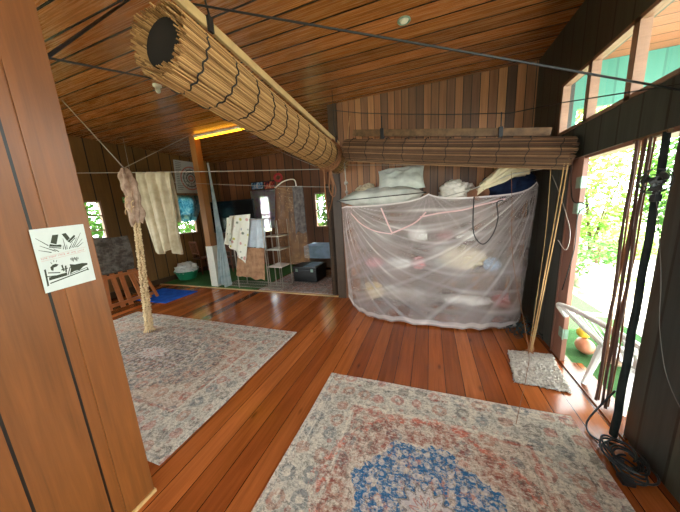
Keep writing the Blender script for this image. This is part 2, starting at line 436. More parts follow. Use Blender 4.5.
def spline(pts, n=8):
    pts = [Vector(p) for p in pts]; out = []
    for i in range(len(pts)-1):
        p0 = pts[max(i-1, 0)]; p1 = pts[i]; p2 = pts[i+1]; p3 = pts[min(i+2, len(pts)-1)]
        for k in range(n):
            t = k/n
            out.append(0.5*((2*p1)+(p2-p0)*t+(2*p0-5*p1+4*p2-p3)*t*t+(3*p1-p0-3*p2+p3)*t**3))
    out.append(pts[-1]); return out

# ------------------------------------------------------------------ room shell
XR, YB, XL, YF, ZC, YN = 1.28, 4.2, -6.6, 6.7, 3.36, -3.2
XP = -1.6                                    # partition beside the camera
mb = MB()
mb.box((XL-.1, YN-.1, -.12), (XR+.09, YF+.1, 0)); struct('floor', mb, 'floor')
mb = MB(); mb.box((XL-.1, YN-.1, ZC), (XR+.1, YF+.1, ZC+.1)); struct('ceiling', mb, 'ceiling')
mb = MB(); mb.box((-1.5, YB, 0), (XR+.1, YB+.1, ZC)); struct('wall_back', mb, 'backwall')
mb = MB(); mb.box((-1.5, YB+.1, 0), (-1.4, YF, ZC)); struct('wall_inner', mb, 'leftwall')
def wall_with_holes(name, mat, axis, c0, c1, a0, a1, holes):
    """axis 'X': wall in plane X, a = Y; cuts holes (a0,a1,z0,z1)"""
    mb = MB()
    cuts = sorted({a0, a1}|{h[0] for h in holes}|{h[1] for h in holes})
    for p, q in zip(cuts, cuts[1:]):
        zs = [(h[2], h[3]) for h in holes if h[0] <= p+1e-6 and h[1] >= q-1e-6]
        z = 0
        for z0, z1 in sorted(zs)+[(ZC, ZC)]:
            if z0 > z+1e-4:
                lo, hi = ((c0, p, z), (c1, q, z0)) if axis == 'X' else ((p, c0, z), (q, c1, z0))
                mb.box(lo, hi)
            z = max(z, z1)
    return struct(name, mb, mat)
CL0, CL1 = 2.28, 2.78
wall_with_holes('wall_right', 'rightwall', 'X', XR, XR+.1, YN, YB,
                [(2.0, 3.07, 0, 2.0), (-1.5, .7, .7, 2.0), (-1.5, 3.46, CL0, CL1)])  # second opening is out of view, added to let daylight in
WL = [(3.04, 3.36, 1.19, 2.12), (4.95, 5.6, 1.2, 2.27), (-2.0, 1.6, 0.8, 2.3)]
wall_with_holes('wall_left', 'leftwall', 'X', XL-.1, XL, YN, YF, WL)
pA, pB = aY(314, 193, YF), aY(328.5, 227, YF); qA, qB = aY(259, 196, YF), aY(273, 232, YF)
WF = [(pA.x, pB.x, pB.z, pA.z), (qA.x, qB.x, qB.z, qA.z)]
wall_with_holes('wall_far', 'farwall', 'Y', YF, YF+.1, XL-.1, -1.4, WF)
wall_with_holes('wall_front', 'leftwall', 'Y', YN-.1, YN, XL-.1, XR+.1, [(-5.6, -3.2, 0.9, 2.2), (-1.1, .95, .5, 2.2)])  # unseen openings behind the camera, added and sized for their daylight
mb = MB(); mb.box((XP-.14, YN, 0), (XP, .735, ZC)); struct('wall_partition', mb, 'partition')
mb = MB(); mb.box((XP, YN, 0), (XP+.018, .75, .022)).box((XP-.15, .735, 0), (XP, .75, .022)); struct('baseboard_partition', mb, 'trim')
# end cap of the partition, a slightly prouder board
mb = MB(); mb.box((XP-.15, .60, .02), (XP+.008, .745, ZC-.002), .003); struct('trim_1', mb, 'partition')
# dark post where the back wall ends, and a bare pole beside it
mb = MB(); mb.box((-1.62, YB-.02, 0), (-1.47, YB+.12, ZC)); struct('trim_2', mb, 'darkpost')
# strip where boards meet the turf room
mb = MB(); mb.box((XL, 4.2, 0), (-1.63, 4.25, .012), .003); struct('trim_3', mb, 'trim')
mb = MB(); mb.box((XL, 1.7, 0), (XL+.02, YF, .14)); struct('baseboard_left', mb, 'darkpost')
# post in the middle of the big opening, lower part boxed in white
pf = aY(214.5, 284, 4.31)
post = MB(); post.box((pf.x-.075, 4.31, 0), (pf.x+.075, 4.46, ZC)); post = struct('trim_4', post, 'postwood')
pb = MB(); pb.box((pf.x-.085, 4.298, 0), (pf.x+.12, 4.475, .98), .004); pb = struct('post_boxing', pb, 'white', post)
# clerestory frame: jambs, mullions, rails, panes
wr = MB()
fr = .045
wr.box((XR-.012, -1.5, CL0), (XR+.05, 3.46, CL0+.028)).box((XR-.012, -1.5, CL1-.03), (XR+.05, 3.46, CL1))
for y in (3.42, 2.93, 2.42, 1.88, 1.36, .8, .2, -.4, -1.0, -1.5):
    wr.box((XR-.012, y, CL0), (XR+.05, y+(.04 if y > 3 else .06), CL1))
win1 = struct('window_1', wr, 'sash')
for i, (a, b) in enumerate(((2.99, 3.42), (2.48, 2.93), (1.94, 2.42), (1.42, 1.88), (.86, 1.36), (.26, .8))):
    mb = MB(); mb.box((XR+.02, a, CL0+.028), (XR+.024, b, CL1-.03)); struct('pane', mb, 'glass', win1)
def small_window(n, axis, c, a0, a1, z0, z1, rows, cols=1):
    mb = MB(); w = .035
    def bx(p0, p1, q0, q1):
        if axis == 'X': mb.box((c-.06, p0, q0), (c+.012, p1, q1))
        else: mb.box((p0, c-.012, q0), (p1, c+.06, q1))
    bx(a0, a0+w, z0, z1); bx(a1-w, a1, z0, z1); bx(a0, a1, z0, z0+w); bx(a0, a1, z1-w, z1)
    for i in range(1, rows): z = z0+(z1-z0)*i/rows; bx(a0+w, a1-w, z-.014, z+.014)
    for i in range(1, cols): a = a0+(a1-a0)*i/cols; bx(a-.012, a+.012, z0+w, z1-w)
    wn = struct('window_%d' % n, mb, 'sash')
    g = MB()
    if axis == 'X': g.box((c-.035, a0+w, z0+w), (c-.031, a1-w, z1-w))
    else: g.box((a0+w, c+.031, z0+w), (a1-w, c+.035, z1-w))
    struct('pane', g, 'glass', wn)
small_window(2, 'X', XL, *WL[0], 3)
small_window(3, 'X', XL, *WL[1], 2)
small_window(4, 'Y', YF, *WF[0], 2)
small_window(5, 'Y', YF, *WF[1], 2)
# doorway frame with the far jamb wide and reddish, three hinges left on it
dj = MB(); dj.box((XR-.01, 2.89, 0), (XR+.03, 3.07, 2.0), .004).box((XR-.015, 3.07, 0), (XR+.02, 3.1, 2.03))
dj.box((XR-.012, 1.95, 1.97), (XR+.1, 2.87, 2.0))
door = struct('door_1', dj, 'jamb')
for z in (1.77, 1.54, .30):
    hb = MB(); hb.box((XR-.016, 2.875, z-.05), (XR-.009, 2.965, z+.05), .002).box((XR+.0, 2.882, z-.05), (XR+.03, 2.889, z+.05), .001)
    hb.tube([(XR-.018, 2.87, z-.052), (XR-.018, 2.87, z+.052)], .008)
    for k in (-.03, 0, .03): hb.tube([(XR-.0165, 2.925, z+k), (XR-.0185, 2.925, z+k)], .006, 6)
    h_ = struct('hinge', hb, 'zinc', door); h_['label'] = 'pale zinc hinge'
mb = MB(); mb.box((XR-.02, 1.95, 0), (XR+.16, 2.87, .012), .003); struct('trim_5', mb, 'floor')
# ceiling edge moulding over the door wall
# ------------------------------------------------------------------ outdoors
mb = MB(); mb.box((-30, -12, -.6), (40, 40, -.45))
gt = NT('garden_earth'); n = gt.noise(gt.pos(), .8, 5); gt.bsdf(gt.ramp(n, [(.35, rgb(96, 122, 66)), (.6, rgb(160, 160, 126))]), .9); M['earth'] = gt.m
struct('ground', mb, 'earth')
M['concrete'] = plain('pale_concrete', rgb(186, 182, 170), .8, nscale=6, var=.05)
mb = MB(); mb.box((XR+.1, -4, -.12), (2.35, 5.2, -.012)); o = mb.build('artificial_turf', 'turf')
tag(o, 'bright green artificial turf covering the porch outside the doorway', 'artificial turf')
mb = MB(); mb.box((XR+.1, -4, -.45), (2.35, 5.2, -.12)); mb.box((2.35, -4, -.45), (3.3, 5.2, -.03)); mb.box((3.3, -4, -.45), (7.5, 9, -.2)); struct('porch_slab', mb, 'concrete')
mb = MB(); mb.box((XR+.1, -4, ZC), (3.7, 4.7, ZC+.06)); struct('porch_soffit', mb, 'soffit')
mb = MB(); mb.box((XR+.1, 4.6, 2.82), (4.2, 4.66, ZC)); mb.box((XR+.1, 4.6, 1.9), (1.88, 4.66, 2.82)); struct('wall_porch', mb, 'teal')
mb = MB(); mb.box((3.12, 4.45, -.12), (3.24, 4.57, ZC)); struct('porch_post', mb, 'teal')

M['leaf_bright'] = islands('bright_leaves', [(0, rgb(96, 150, 50)), (.5, rgb(150, 196, 84)), (1, rgb(206, 226, 140))], .5, .45)
M['leaf_mid'] = islands('mid_leaves', [(0, rgb(44, 86, 34)), (.5, rgb(84, 132, 56)), (1, rgb(140, 176, 92))], .5, .4)
M['leaf_dark'] = islands('dark_leaves', [(0, rgb(24, 44, 20)), (.5, rgb(44, 74, 34)), (1, rgb(84, 110, 54))], .5, .25)
M['bark'] = plain('bark', rgb(110, 90, 66), .9, nscale=30, bump=.5)
def leaves(ce, rad, n, size, mat, parent, seed):
    rnd = random.Random(seed); mb = MB()
    for i in range(n):
        d = Vector((rnd.gauss(0, 1), rnd.gauss(0, 1), rnd.gauss(0, 1))).normalized()
        k = .55+.45*rnd.random()**.5
        k *= 1+.25*noise.noise(d*2.2+Vector((seed, 0, 0)))
        p = Vector(ce)+Vector((d.x*rad[0], d.y*rad[1], d.z*rad[2]))*k
        if p.z < -.4: continue
        a = Vector((rnd.uniform(-1, 1), rnd.uniform(-1, 1), rnd.uniform(-.7, .4))).normalized()
        b = a.orthogonal().normalized(); L = size*rnd.uniform(.6, 1.2)
        up = a.cross(b)*L*.12
        mb.add([p-a*L*.5, p+b*L*.22+up, p+a*L*.5, p-b*L*.22+up], [(0, 1, 2), (0, 2, 3)])
    return mb.build('foliage', mat, parent)
def shrub(label, cat, ce, rad, n, size, mat, seed, name='garden_shrub', group='garden plants outside the doorway'):
    t = thing(name, label, cat, (ce[0], ce[1], -.45), group)
    leaves(ce, rad, n, size, mat, t, seed)
    st = MB(); rnd = random.Random(seed+99)
    for k in range(4):
        tp = Vector(ce)+Vector((rnd.uniform(-.5, .5)*rad[0], rnd.uniform(-.5, .5)*rad[1], rad[2]*.4))
        b = Vector((ce[0]+rnd.uniform(-.05, .05), ce[1]+rnd.uniform(-.05, .05), -.45))
        st.tube(spline([b, (b+tp)/2+Vector((rnd.uniform(-.1, .1), rnd.uniform(-.1, .1), 0)), tp], 4), [.035-.0030*i for i in range(9)], 6)
    st.build('stem', 'bark', t, smooth=True); return t
sh = [((3.5, 11.2, 1.8), (1.5, 1.0, 2.2), 2400, .24, 'leaf_mid', 'tall leafy tree just right of the reddish door jamb'),
      ((5.7, 11.8, 2.2), (1.6, 1.1, 2.5), 2600, .26, 'leaf_bright', 'pale bright tree filling the middle of the doorway view'),
      ((7.9, 11.0, 2.0), (1.5, 1.1, 2.3), 2400, .26, 'leaf_mid', 'leafy tree glimpsed between the hanging cords'),
      ((9.9, 12.4, 2.6), (1.7, 1.2, 2.9), 2400, .28, 'leaf_bright', 'pale tree at the right end of the garden'),
      ((4.3, 8.6, .0), (.55, .5, .5), 420, .15, 'leaf_mid', 'low round shrub in the middle of the pale garden ground'),
      ((3.3, 7.4, -.15), (.32, .32, .30), 320, .11, 'leaf_mid', 'small dark shrub near the foot of the reddish jamb'),
      ((5.2, 9.2, .15), (.6, .5, .6), 480, .17, 'leaf_bright', 'bright bush behind the low round shrub, farther right'),
      ((3.9, 6.6, -.22), (.25, .25, .22), 260, .09, 'leaf_bright', 'small bright tuft beyond the stone kerb'),
      ((6.3, 8.8, .1), (.6, .55, .55), 460, .16, 'leaf_mid', 'bush seen between the charcoal curtain and the dark wall'),
      ((4.4, 13.6, 3.4), (2.4, 1.1, 3.6), 2600, .34, 'leaf_bright', 'tallest pale tree standing farthest back')]
for i, (ce, rad, n, sz, mt, lb) in enumerate(sh): shrub(lb, 'shrub', ce, rad, n, sz, mt, i+3)
for i, (ce, rad, lb) in enumerate([((-8.9, 4.0, 1.5), (.9, 1.7, 1.9), 'green tree outside the small three-pane window of the left wall'),
                                   ((-8.9, 7.2, 1.4), (.9, 1.5, 1.8), 'green tree outside the window behind the printed cloth'),
                                   ((-3.6, 8.9, 1.5), (1.2, .9, 1.9), 'shrub outside the far window at the end of the back room')]):
    shrub(lb, 'tree', ce, rad, 3000, .26, 'leaf_mid', 40+i, 'garden_tree', 'trees outside the windows')
mb = MB(); mb.box((2.55, 5.25, -.2), (6.0, 5.5, -.02), .02); o = mb.build('planter_kerb', plain('buff_stone', rgb(196, 180, 140), .8, nscale=9)); tag(o, 'buff stone garden kerb beyond the porch', 'kerb')

# ------------------------------------------------------------------ light
W = bpy.data.worlds.new('sky'); S.world = W; W.use_nodes = True
nt = W.node_tree; nt.nodes.clear()
wo = nt.nodes.new('ShaderNodeOutputWorld'); bg = nt.nodes.new('ShaderNodeBackground')
bg.inputs[0].default_value = (.88, .98, .97, 1); bg.inputs[1].default_value = 7.0
nt.links.new(bg.outputs[0], wo.inputs[0])
sun = bpy.data.lights.new('sun', 'SUN'); sun.energy = 15; sun.angle = .02; sun.color = (1, .95, .86)
so = bpy.data.objects.new('sun', sun); COL.objects.link(so)
so.rotation_euler = Vector((-.50, -.42, -1.25)).to_track_quat('-Z', 'Y').to_euler()
S.view_settings.view_transform = 'Standard'; S.view_settings.look = 'None'
S.view_settings.exposure = 0.9; S.view_settings.gamma = 1.0
S.cycles.max_bounces = 10; S.cycles.diffuse_bounces = 6; S.cycles.transparent_max_bounces = 16
S.cycles.use_denoising = True

# ------------------------------------------------------------------ rugs and mats
def slab_rug(name, lo, hi, th, mat, label, cat, wav=.0, kind=None, group=None):
    cx, cy = (lo[0]+hi[0])/2, (lo[1]+hi[1])/2
    mb = MB(); hx, hy = (hi[0]-lo[0])/2, (hi[1]-lo[1])/2
    def fn(u, v):
        x = lo[0]+(hi[0]-lo[0])*u; y = lo[1]+(hi[1]-lo[1])*v
        e = .006*noise.noise((x*2.1, y*2.1, 3.3))
        ex = (wav*noise.noise((0.3, y*1.7, 1))) if u in (0, 1) else 0
        ey = (wav*noise.noise((x*1.7, 0.7, 5))) if v in (0, 1) else 0
        return (x+ex, y+ey, th+max(0, e)*.6)
    mb.grid(fn, 40, 40, th-.001)
    o = mb.build(name, mat, origin=(cx, cy, 0), smooth=True)
    tag(o, label, cat, group); return o
RX0, RX1, RY0, RY1 = -.93, 1.03, -.55, 2.085
slab_rug('area_rug', (RX0, RY0), (RX1, RY1), .011, rug_mat('medallion_rug', 0, 0, (RX1-RX0)/2, (RY1-RY0)/2, True, rgb(224, 214, 198), 1.0, (-.05, .35, .95)), 'faded Persian-style rug with a blue medallion in the foreground on the varnished boards', 'rug', .012)
slab_rug('area_rug', (-5.05, .86), (-1.725, 2.755), .011, rug_mat('grey_rug', 0, 0, 1.66, .95, False, rgb(220, 208, 192), .9, (.1, .05, .6)), 'faded grey and cream patterned rug beneath the hanging rope, beside the orange wall', 'rug', .02)
slab_rug('area_rug', (-3.55, 4.3), (-1.7, 6.2), .011, rug_mat('pink_rug', 0, 0, .92, .95, False, rgb(206, 186, 178), .9), 'pale pinkish rug in the back room under the wire rack and black trunk', 'rug')
o = slab_rug('turf_mat', (-6.55, 4.27), (-3.6, 6.65), .014, 'turf', 'green artificial grass mat covering the back room floor by the television', 'grass mat')
# blue floor mat
slab_rug('floor_mat', (-6.1, 3.2), (-4.95, 3.93), .014, fabric('blue_mat', rgb(26, 92, 190), rgb(14, 64, 150)), 'bright blue floor mat below the hanging beige blanket', 'mat', .02)
# grey shag doormat
mt = NT('shag'); P = mt.pos(); n = mt.noise(P, 42, 5, .75, .8)
mt.bsdf(mt.ramp(n, [(.3, rgb(140, 130, 122)), (.5, rgb(204, 194, 182)), (.7, rgb(236, 230, 220))]), .95, bump=n, bstr=1, bdist=.02); M['shag'] = mt.m
mb = MB(); cs = [Vector(q) for q in ((.83, 2.95, 0), (1.235, 2.97, 0), (1.15, 2.37, 0), (.745, 2.40, 0))]
def fn(u, v):
    p = cs[3].lerp(cs[2], u).lerp(cs[0].lerp(cs[1], u), v)
    e = 1 if 0 < u < 1 and 0 < v < 1 else .4
    return p+Vector((R(-.008, .008), R(-.008, .008), .016+e*R(0, .014)))
mb.grid(fn, 44, 60, .014); o = mb.build('door_mat', 'shag', smooth='full'); tag(o, 'small grey shaggy doormat on the boards inside the open doorway', 'mat')

# ------------------------------------------------------------------ rolled bamboo blinds
def rolled_blind(p0, p1, rad, nrods, layers, mat, root, rod=.0042, jit=.02, seed=1, sagz=0.0, inner=.45):
    """rods laid in a spiral about the axis p0-p1"""
    rnd = random.Random(seed); p0, p1 = Vector(p0), Vector(p1); ax = (p1-p0).normalized()
    u = ax.cross(Vector((0, 0, 1))).normalized(); w = u.cross(ax)
    def off(a, r): return u*math.cos(a)*r*1.0+w*math.sin(a)*r*.94
    mb = MB()
    for L in range(layers):
        r0 = rad*(1-(1-inner)*L/max(1, layers-1)) if layers > 1 else rad
        m = int(nrods*r0/rad)
        for i in range(m):
            a = 2*PI*(i+rnd.random()*.3)/m
            r = r0*(1+.035*math.sin(3*a+L)+rnd.uniform(-.02, .02))
            a2 = a+rnd.uniform(-.05, .05); r2 = r*(1+rnd.uniform(-.04, .04))
            A = p0+off(a, r)+ax*rnd.uniform(-jit, jit); B = p1+off(a2, r2)+ax*rnd.uniform(-jit, jit)
            if sagz:
                n_ = 5; pts = [A.lerp(B, k/n_)-Vector((0, 0, 4*sagz*(k/n_)*(1-k/n_))) for k in range(n_+1)]
            else: pts = [A, A.lerp(B, .5)+off(a, rnd.uniform(-.006, .006)), B]
            mb.tube(pts, rod*rnd.uniform(.8, 1.45), 4, False)
    mb.build('roll', mat, root)
    return off, ax
# large blind along the opening on the left
b0 = Vector((-1.42, 1.15, 2.63)); b1 = Vector((-1.44, 4.05, 2.43))
root = thing('rolled_bamboo_blind', 'large honey-coloured rolled bamboo blind slung high along the left opening', 'blind', (-1.44, 2.56, 2.3))
off, ax = rolled_blind(b0, b1, .197, 124, 3, 'bamboo', root, .0038, .022, 3, .035, .76)
core = MB(); core.tube([b0+ax*.03, b0.lerp(b1, .25)-Vector((0, 0, .026)), b0.lerp(b1, .5)-Vector((0, 0, .035)), b0.lerp(b1, .75)-Vector((0, 0, .026)), b1-ax*.02], .136, 20); core.build('core', plain('roll_hollow_shade', rgb(26, 18, 12), .95), root, smooth=True)  # near-black tube paints the shade of the roll's hollow inside
LN = (b1-b0).length
for k in range(13):
    t = .05+.9*k/12; c = b0.lerp(b1, t)-Vector((0, 0, 4*.035*t*(1-t))); st = MB()
    pts = []
    for j in range(73):
        a = 2*PI*j/72; pts.append(c+off(a, .205+.003*math.sin(a*5))+ax*(.010*math.sin(a*17+k)+.022*math.sin(a*2+k)))
    st.tube(pts, .0052, 5); st.build('stitching', 'stitch', root)
rl = MB()
r0_ = Vector((-1.285, 1.05, 2.835)); r1_ = Vector((-1.365, 3.95, 2.665))
rl.bar(r0_, r1_, .028, .058, (0, 0, 1), .006); rail = rl.build('head_rail', 'rail', root)
for t in (.12, .93):
    c = r0_.lerp(r1_, t); hk = MB()
    hk.tube(spline([c+Vector((0, 0, .22)), c+Vector((.01, 0, .12)), c+Vector((.024, 0, .04)), c+Vector((.02, 0, -.04))], 4), .006, 6)
    hk.box(c+Vector((.014, -.018, -.05)), c+Vector((.034, .018, .035)), .004)
    hk.tube([c+Vector((0, 0, .22)), (c.x, c.y, ZC)], .004, 6)
    hk.build('hanger', 'cable', root)
# rope wrapped round its far end, with loops hanging down
rp = MB(); c = b0.lerp(b1, .83)-Vector((0, 0, .02))
for q in range(5):
    rp.tube([c+off(2*PI*j/24, .212+.004*q)+ax*(.035*q-.08+.03*math.sin(j*.6+q)) for j in range(25)], .0085, 6)
e = c+Vector((.06, .0, -.22))
rp.tube(spline([c+Vector((.12, -.02, .2)), c+Vector((.22, -.03, .02)), e, e+Vector((.02, 0, -.2)), e+Vector((-.01, 0, -.42)), e+Vector((-.08, 0, -.60)), e+Vector((-.13, 0, -.52))], 6), .008, 6)
rp.tube(spline([e, e+Vector((.03, 0, -.15)), e+Vector((.06, 0, -.28)), e+Vector((.02, 0, -.38)), e+Vector((-.04, 0, -.3)), e+Vector((-.03, 0, -.12)), e], 6), .007, 6)
rp.tube(spline([e+Vector((-.02, 0, 0)), e+Vector((.0, 0, -.2)), e+Vector((-.01, 0, -.34)), e+Vector((-.05, 0, -.22)), e+Vector((-.03, 0, -.02))], 6), .007, 6)
o = rp.build('rope_bundle', 'browncord', root, smooth=True); o['label'] = 'brown rope coiled round the far end with hanging loops'
rp = MB(); d = b0.lerp(b1, .80)+Vector((-.02, 0, -.2)); rp.tube(spline([d+Vector((0, 0, .02)), d+Vector((.0, 0, -.4)), d+Vector((.03, 0, -.75))], 6), .011, 6); rp.build('pull_cord', 'browncord', root, smooth=True)
# back blind above the netted rack
cl = aY(348, 150, 3.55); cr = aY(570, 153, 3.08)
root2 = thing('rolled_bamboo_blind', 'dark weathered rolled bamboo blind hanging across the back wall above the netting', 'blind', ((cl.x+cr.x)/2, 3.7, 2.0))
off2, ax2 = rolled_blind(cl, cr, .15, 84, 3, 'olddbamboo', root2, .0045, .03, 9, .01, .76)
core = MB(); core.tube([cl+ax2*.03, cl.lerp(cr,.5)-Vector((0,0,.01)), cr-ax2*.03], .105, 16); core.build('core', plain('splint_gap_shade', rgb(24, 16, 10), .95), root2, smooth=True)  # near-black filler, shade between the splints put into its colour
for k in range(10):
    t = .04+.92*k/9; c = cl.lerp(cr, t); st = MB()
    st.tube([c+off2(2*PI*j/24, .158)+ax2*(.012*math.sin(j*2.1+k)) for j in range(25)], .0035, 5); st.build('stitching', 'stitch', root2)
rl = MB(); ra = aY(353, 133, 3.66); rb = aY(551, 132, 3.36)
rl.bar(ra, rb, .03, .085, (0, 0, 1), .008); rl.build('head_rail', 'oldrail', root2)
for px in (391, 511):
    t = (px-353)/(551-353); c = ra.lerp(rb, t); hk = MB()
    hk.box(c+Vector((-.022, -.045, -.09)), c+Vector((.022, -.01, .05)), .008)
    hk.tube([c+Vector((0, -.03, .05)), c+Vector((0, -.02, .2))], .006, 6)
    hk.tube(spline([c+Vector((-.03, -.03, -.07)), c+Vector((0, -.05, -.1)), c+Vector((.035, -.03, -.06))], 4), .006, 6)
    h = hk.build('pulley', 'cable', root2); h['label'] = 'black hook pulley'

# ------------------------------------------------------------------ netted rack against the back wall
rk = thing('storage_rack', 'dark wooden storage rack with shelves standing behind the pink net', 'rack', (.05, 3.82, 0))
M['rackwood'] = plain('dark_rack_wood', rgb(84, 62, 48), .6, nscale=8)
for x in (-.98, 0, 1.02):
    for y in (3.62, 4.1):
        mb = MB(); mb.box((x-.03, y-.03, 0), (x+.03, y+.03, 1.66), .004); mb.build('upright', 'rackwood', rk)
for z in (.22, .72, 1.12, 1.62):
    mb = MB()
    for k in range(5): mb.box((-1.02, 3.60+k*.106, z), (1.06, 3.60+k*.106+.096, z+.025), .003)
    mb.build('shelf', 'rackwood', rk)
def cloth_mat(name, c, **k): return fabric(name, c, tuple(q*.78 for q in c[:3])+(1,), **k)
M['cwhite'] = cloth_mat('white_cloth', rgb(232, 230, 222)); M['ccream'] = cloth_mat('cream_cloth', rgb(226, 212, 180))
M['cpink'] = cloth_mat('pink_cloth', rgb(226, 150, 152)); M['cblue'] = cloth_mat('pale_blue_cloth', rgb(170, 196, 222))
M['cgrey'] = cloth_mat('grey_cloth', rgb(170, 160, 148)); M['cstraw'] = cloth_mat('straw_cloth', rgb(200, 176, 130)); M['cred'] = cloth_mat('dusty_red_cloth', rgb(170, 96, 92))
M['navy'] = fabric('navy_cloth', rgb(34, 48, 78), rgb(20, 28, 50)); M['duvet'] = fabric('grey_duvet', rgb(196, 198, 190), rgb(166, 168, 162))
def bundle(label, mat, ce, rad, seed, amp=.3, name='folded_clothes', cat='clothes', group='clothes bundles behind the net'):
    mb = MB(); z0 = ce[2]; mb.blob((ce[0], ce[1], z0+rad[2]*.9), rad, seed, amp, 3.2, 4, flat=-rad[2]*.9)
    o = mb.build(name, mat, smooth='full'); tag(o, label, cat, group); return o
Zs = {'b': .246, 'm': .746, 'u': 1.146}
bundle('pink cloth bundle at the left end of the middle shelf behind the net', 'cpink', (-.80, 3.68, Zs['m']), (.13, .1, .08), 1)
bundle('white cloth bundle left of centre on the middle shelf behind the net', 'cwhite', (-.42, 3.66, Zs['m']), (.17, .1, .08), 2)
bundle('small dusty pink bundle beside the middle upright behind the net', 'cpink', (-.14, 3.66, Zs['m']), (.09, .1, .09), 3)
bundle('cream bundle of the large heap right of centre behind the net', 'ccream', (.42, 3.70, Zs['m']), (.26, .12, .17), 4, .4)
bundle('white bundle leaning on the large heap behind the net, upper left of it', 'cwhite', (.16, 3.84, Zs['m']), (.13, .12, .17), 5, .4)
bundle('pale blue bundle at the right of the large heap behind the net', 'cblue', (.78, 3.68, Zs['m']), (.1, .1, .09), 6)
bundle('long pale folded sheet on the lowest shelf below the heap, behind the net', 'cwhite', (.50, 3.68, Zs['b']), (.3, .11, .07), 7, .2)
bundle('straw-coloured bundle at the left of the lowest shelf behind the net', 'cstraw', (-.84, 3.68, Zs['b']), (.17, .11, .13), 8, .25)
bundle('dusty red bundle on the lowest shelf next to the straw-coloured one, behind the net', 'cgrey', (-.46, 3.68, Zs['b']), (.18, .11, .11), 9)['label'] = 'grey bundle on the lowest shelf next to the straw-coloured one, behind the net'
bundle('small grey bundle on the lowest shelf beside the middle upright, behind the net', 'cgrey', (-.14, 3.68, Zs['b']), (.1, .1, .1), 10)
bundle('white bundle on the upper shelf under the peak of the net', 'cwhite', (-.14, 3.68, Zs['u']+.0), (.15, .1, .11), 11)
bundle('dark grey bundle on the upper shelf at the left behind the net', 'cgrey', (-.7, 3.7, Zs['u']), (.2, .12, .14), 12)
bundle('small red bundle on the upper shelf right of the net peak', 'cred', (.2, 3.68, Zs['u']), (.09, .09, .08), 13)
bundle('white folded linen on the upper shelf right of the red bundle', 'cwhite', (.46, 3.68, Zs['u']), (.13, .1, .07), 14)
bundle('dark red bundle on the lowest shelf at the right end behind the net', 'cred', (.94, 3.7, Zs['b']), (.12, .11, .1), 15)

# net: hangs from a front cord, drapes to the floor, wraps the ends
def net_top(x):      # hem heights with two hung-up peaks
    a = 1.70+.02*(x+.0)
    for px, h, w in ((-.02, .09, .16), (1.17, .12, .09), (-1.14, .02, .12)): a += h*math.exp(-abs(x-px)/w)
    return a
peaks = [(-1.14, 1.72), (-.02, 1.79), (1.17, 1.84)]
L0 = [(-1.40, 4.02), (-1.16, 3.50), (-.6, 3.47), (0, 3.465), (.6, 3.50), (1.0, 3.56), (1.2, 3.64), (1.225, 3.98)]
B0 = [(-1.34, 3.97), (-1.08, 3.66), (-.78, 3.43), (-.38, 3.375), (.25, 3.35), (.64, 3.41), (1.06, 3.57), (1.19, 3.84)]
def poly(P, u):
    q = u*(len(P)-1); i = min(int(q), len(P)-2); f = q-i
    p0 = P[max(i-1, 0)]; p1 = P[i]; p2 = P[i+1]; p3 = P[min(i+2, len(P)-1)]
    return [0.5*((2*p1[k])+(p2[k]-p0[k])*f+(2*p0[k]-5*p1[k]+4*p2[k]-p3[k])*f*f+(3*p1[k]-p0[k]-3*p2[k]+p3[k])*f**3) for k in (0, 1)]
GA = []
def folds(u, v, x, z):
    """gather amount of the cloth where it radiates from the pinned corners"""
    s = 0; g = 0
    for k, (px, pz) in enumerate(peaks):
        dx, dz = x-px, pz-z
        r = math.hypot(dx, dz); ang = math.atan2(dx, dz+.03)
        if k == 0: wgt = math.exp(-r/1.25); bend = -.30*r; K = 46
        elif k == 1: wgt = .6*math.exp(-r/.28); bend = 0; K = 22
        else: wgt = math.exp(-r/1.3); bend = .16*r; K = 44
        n1 = noise.noise((ang*2.5+k*5, r*.8, 2.0)); n2 = noise.noise((ang*6+k*9, r*.5, 5.0))
        ph = (ang+bend)*K+2.6*n1
        amp = .25+1.3*max(0, n2+.22)
        f = math.sin(ph)*amp+.35*math.sin(ph*2.3+1.7*n2)
        s += wgt*f; g += wgt*(.75*max(0, f)**2+.18*max(0, n1+.3))
    # catenary swags between the pins
    q = z+.42*(x+.15)**2*(.8 if x < 0 else .3)+.07*noise.noise((x*1.3, z*1.3, 4))
    n3 = .5+noise.noise((x*.9, q*5, 3))
    sw = math.sin(q*30)*max(0, n3)
    m = min(1, max(0, (1.62-z)/.5)); wl = min(1, max(.15, (.75-x)/.6))
    s += m*.3*sw*wl; g += m*.35*max(0, sw)**2*wl
    return s, g
def netfn(u, v):
    tx, ty = poly(L0, u); bx, by = poly(B0, u)
    zt = net_top(tx)
    zb = .012+.02*abs(math.sin(u*40))+(.0 if u < .86 else (u-.86)*.9)
    if u < .1: zb = .10*(1-u*10)+zb
    k = v
    kk = k**1.4
    x = tx+(bx-tx)*kk; y = ty+(by-ty)*kk; z = zt+(zb-zt)*k
    s, g = folds(u, v, x, z)
    a = .013*min(1, v*6+.15)
    GA.append(min(1, .95*g+.12*(.5+noise.noise((x*3, z*3, 9)))+(.8 if v < .010 else 0)+(.45 if .955 < v < .99 else 0)+(.3 if u < .09 or u > .97 else 0)))
    ny = -1
    y += s*a*ny
    x += s*a*.35
    if v > .9: y -= (v-.9)*.35*(1+.5*math.sin(u*55))*.6
    return (x, y, max(z, .012))
nt_ = MB(); nt_.grid(netfn, 380, 130)
netroot = thing('mosquito_net', 'sheer pale pink mosquito net draped over the storage rack down to the floor', 'net', (0, 3.5, 0))
no = nt_.build('net_sheet', 'net', netroot, smooth='full')
at = no.data.attributes.new('gather', 'FLOAT', 'POINT')
for i, g in enumerate(GA): at.data[i].value = g
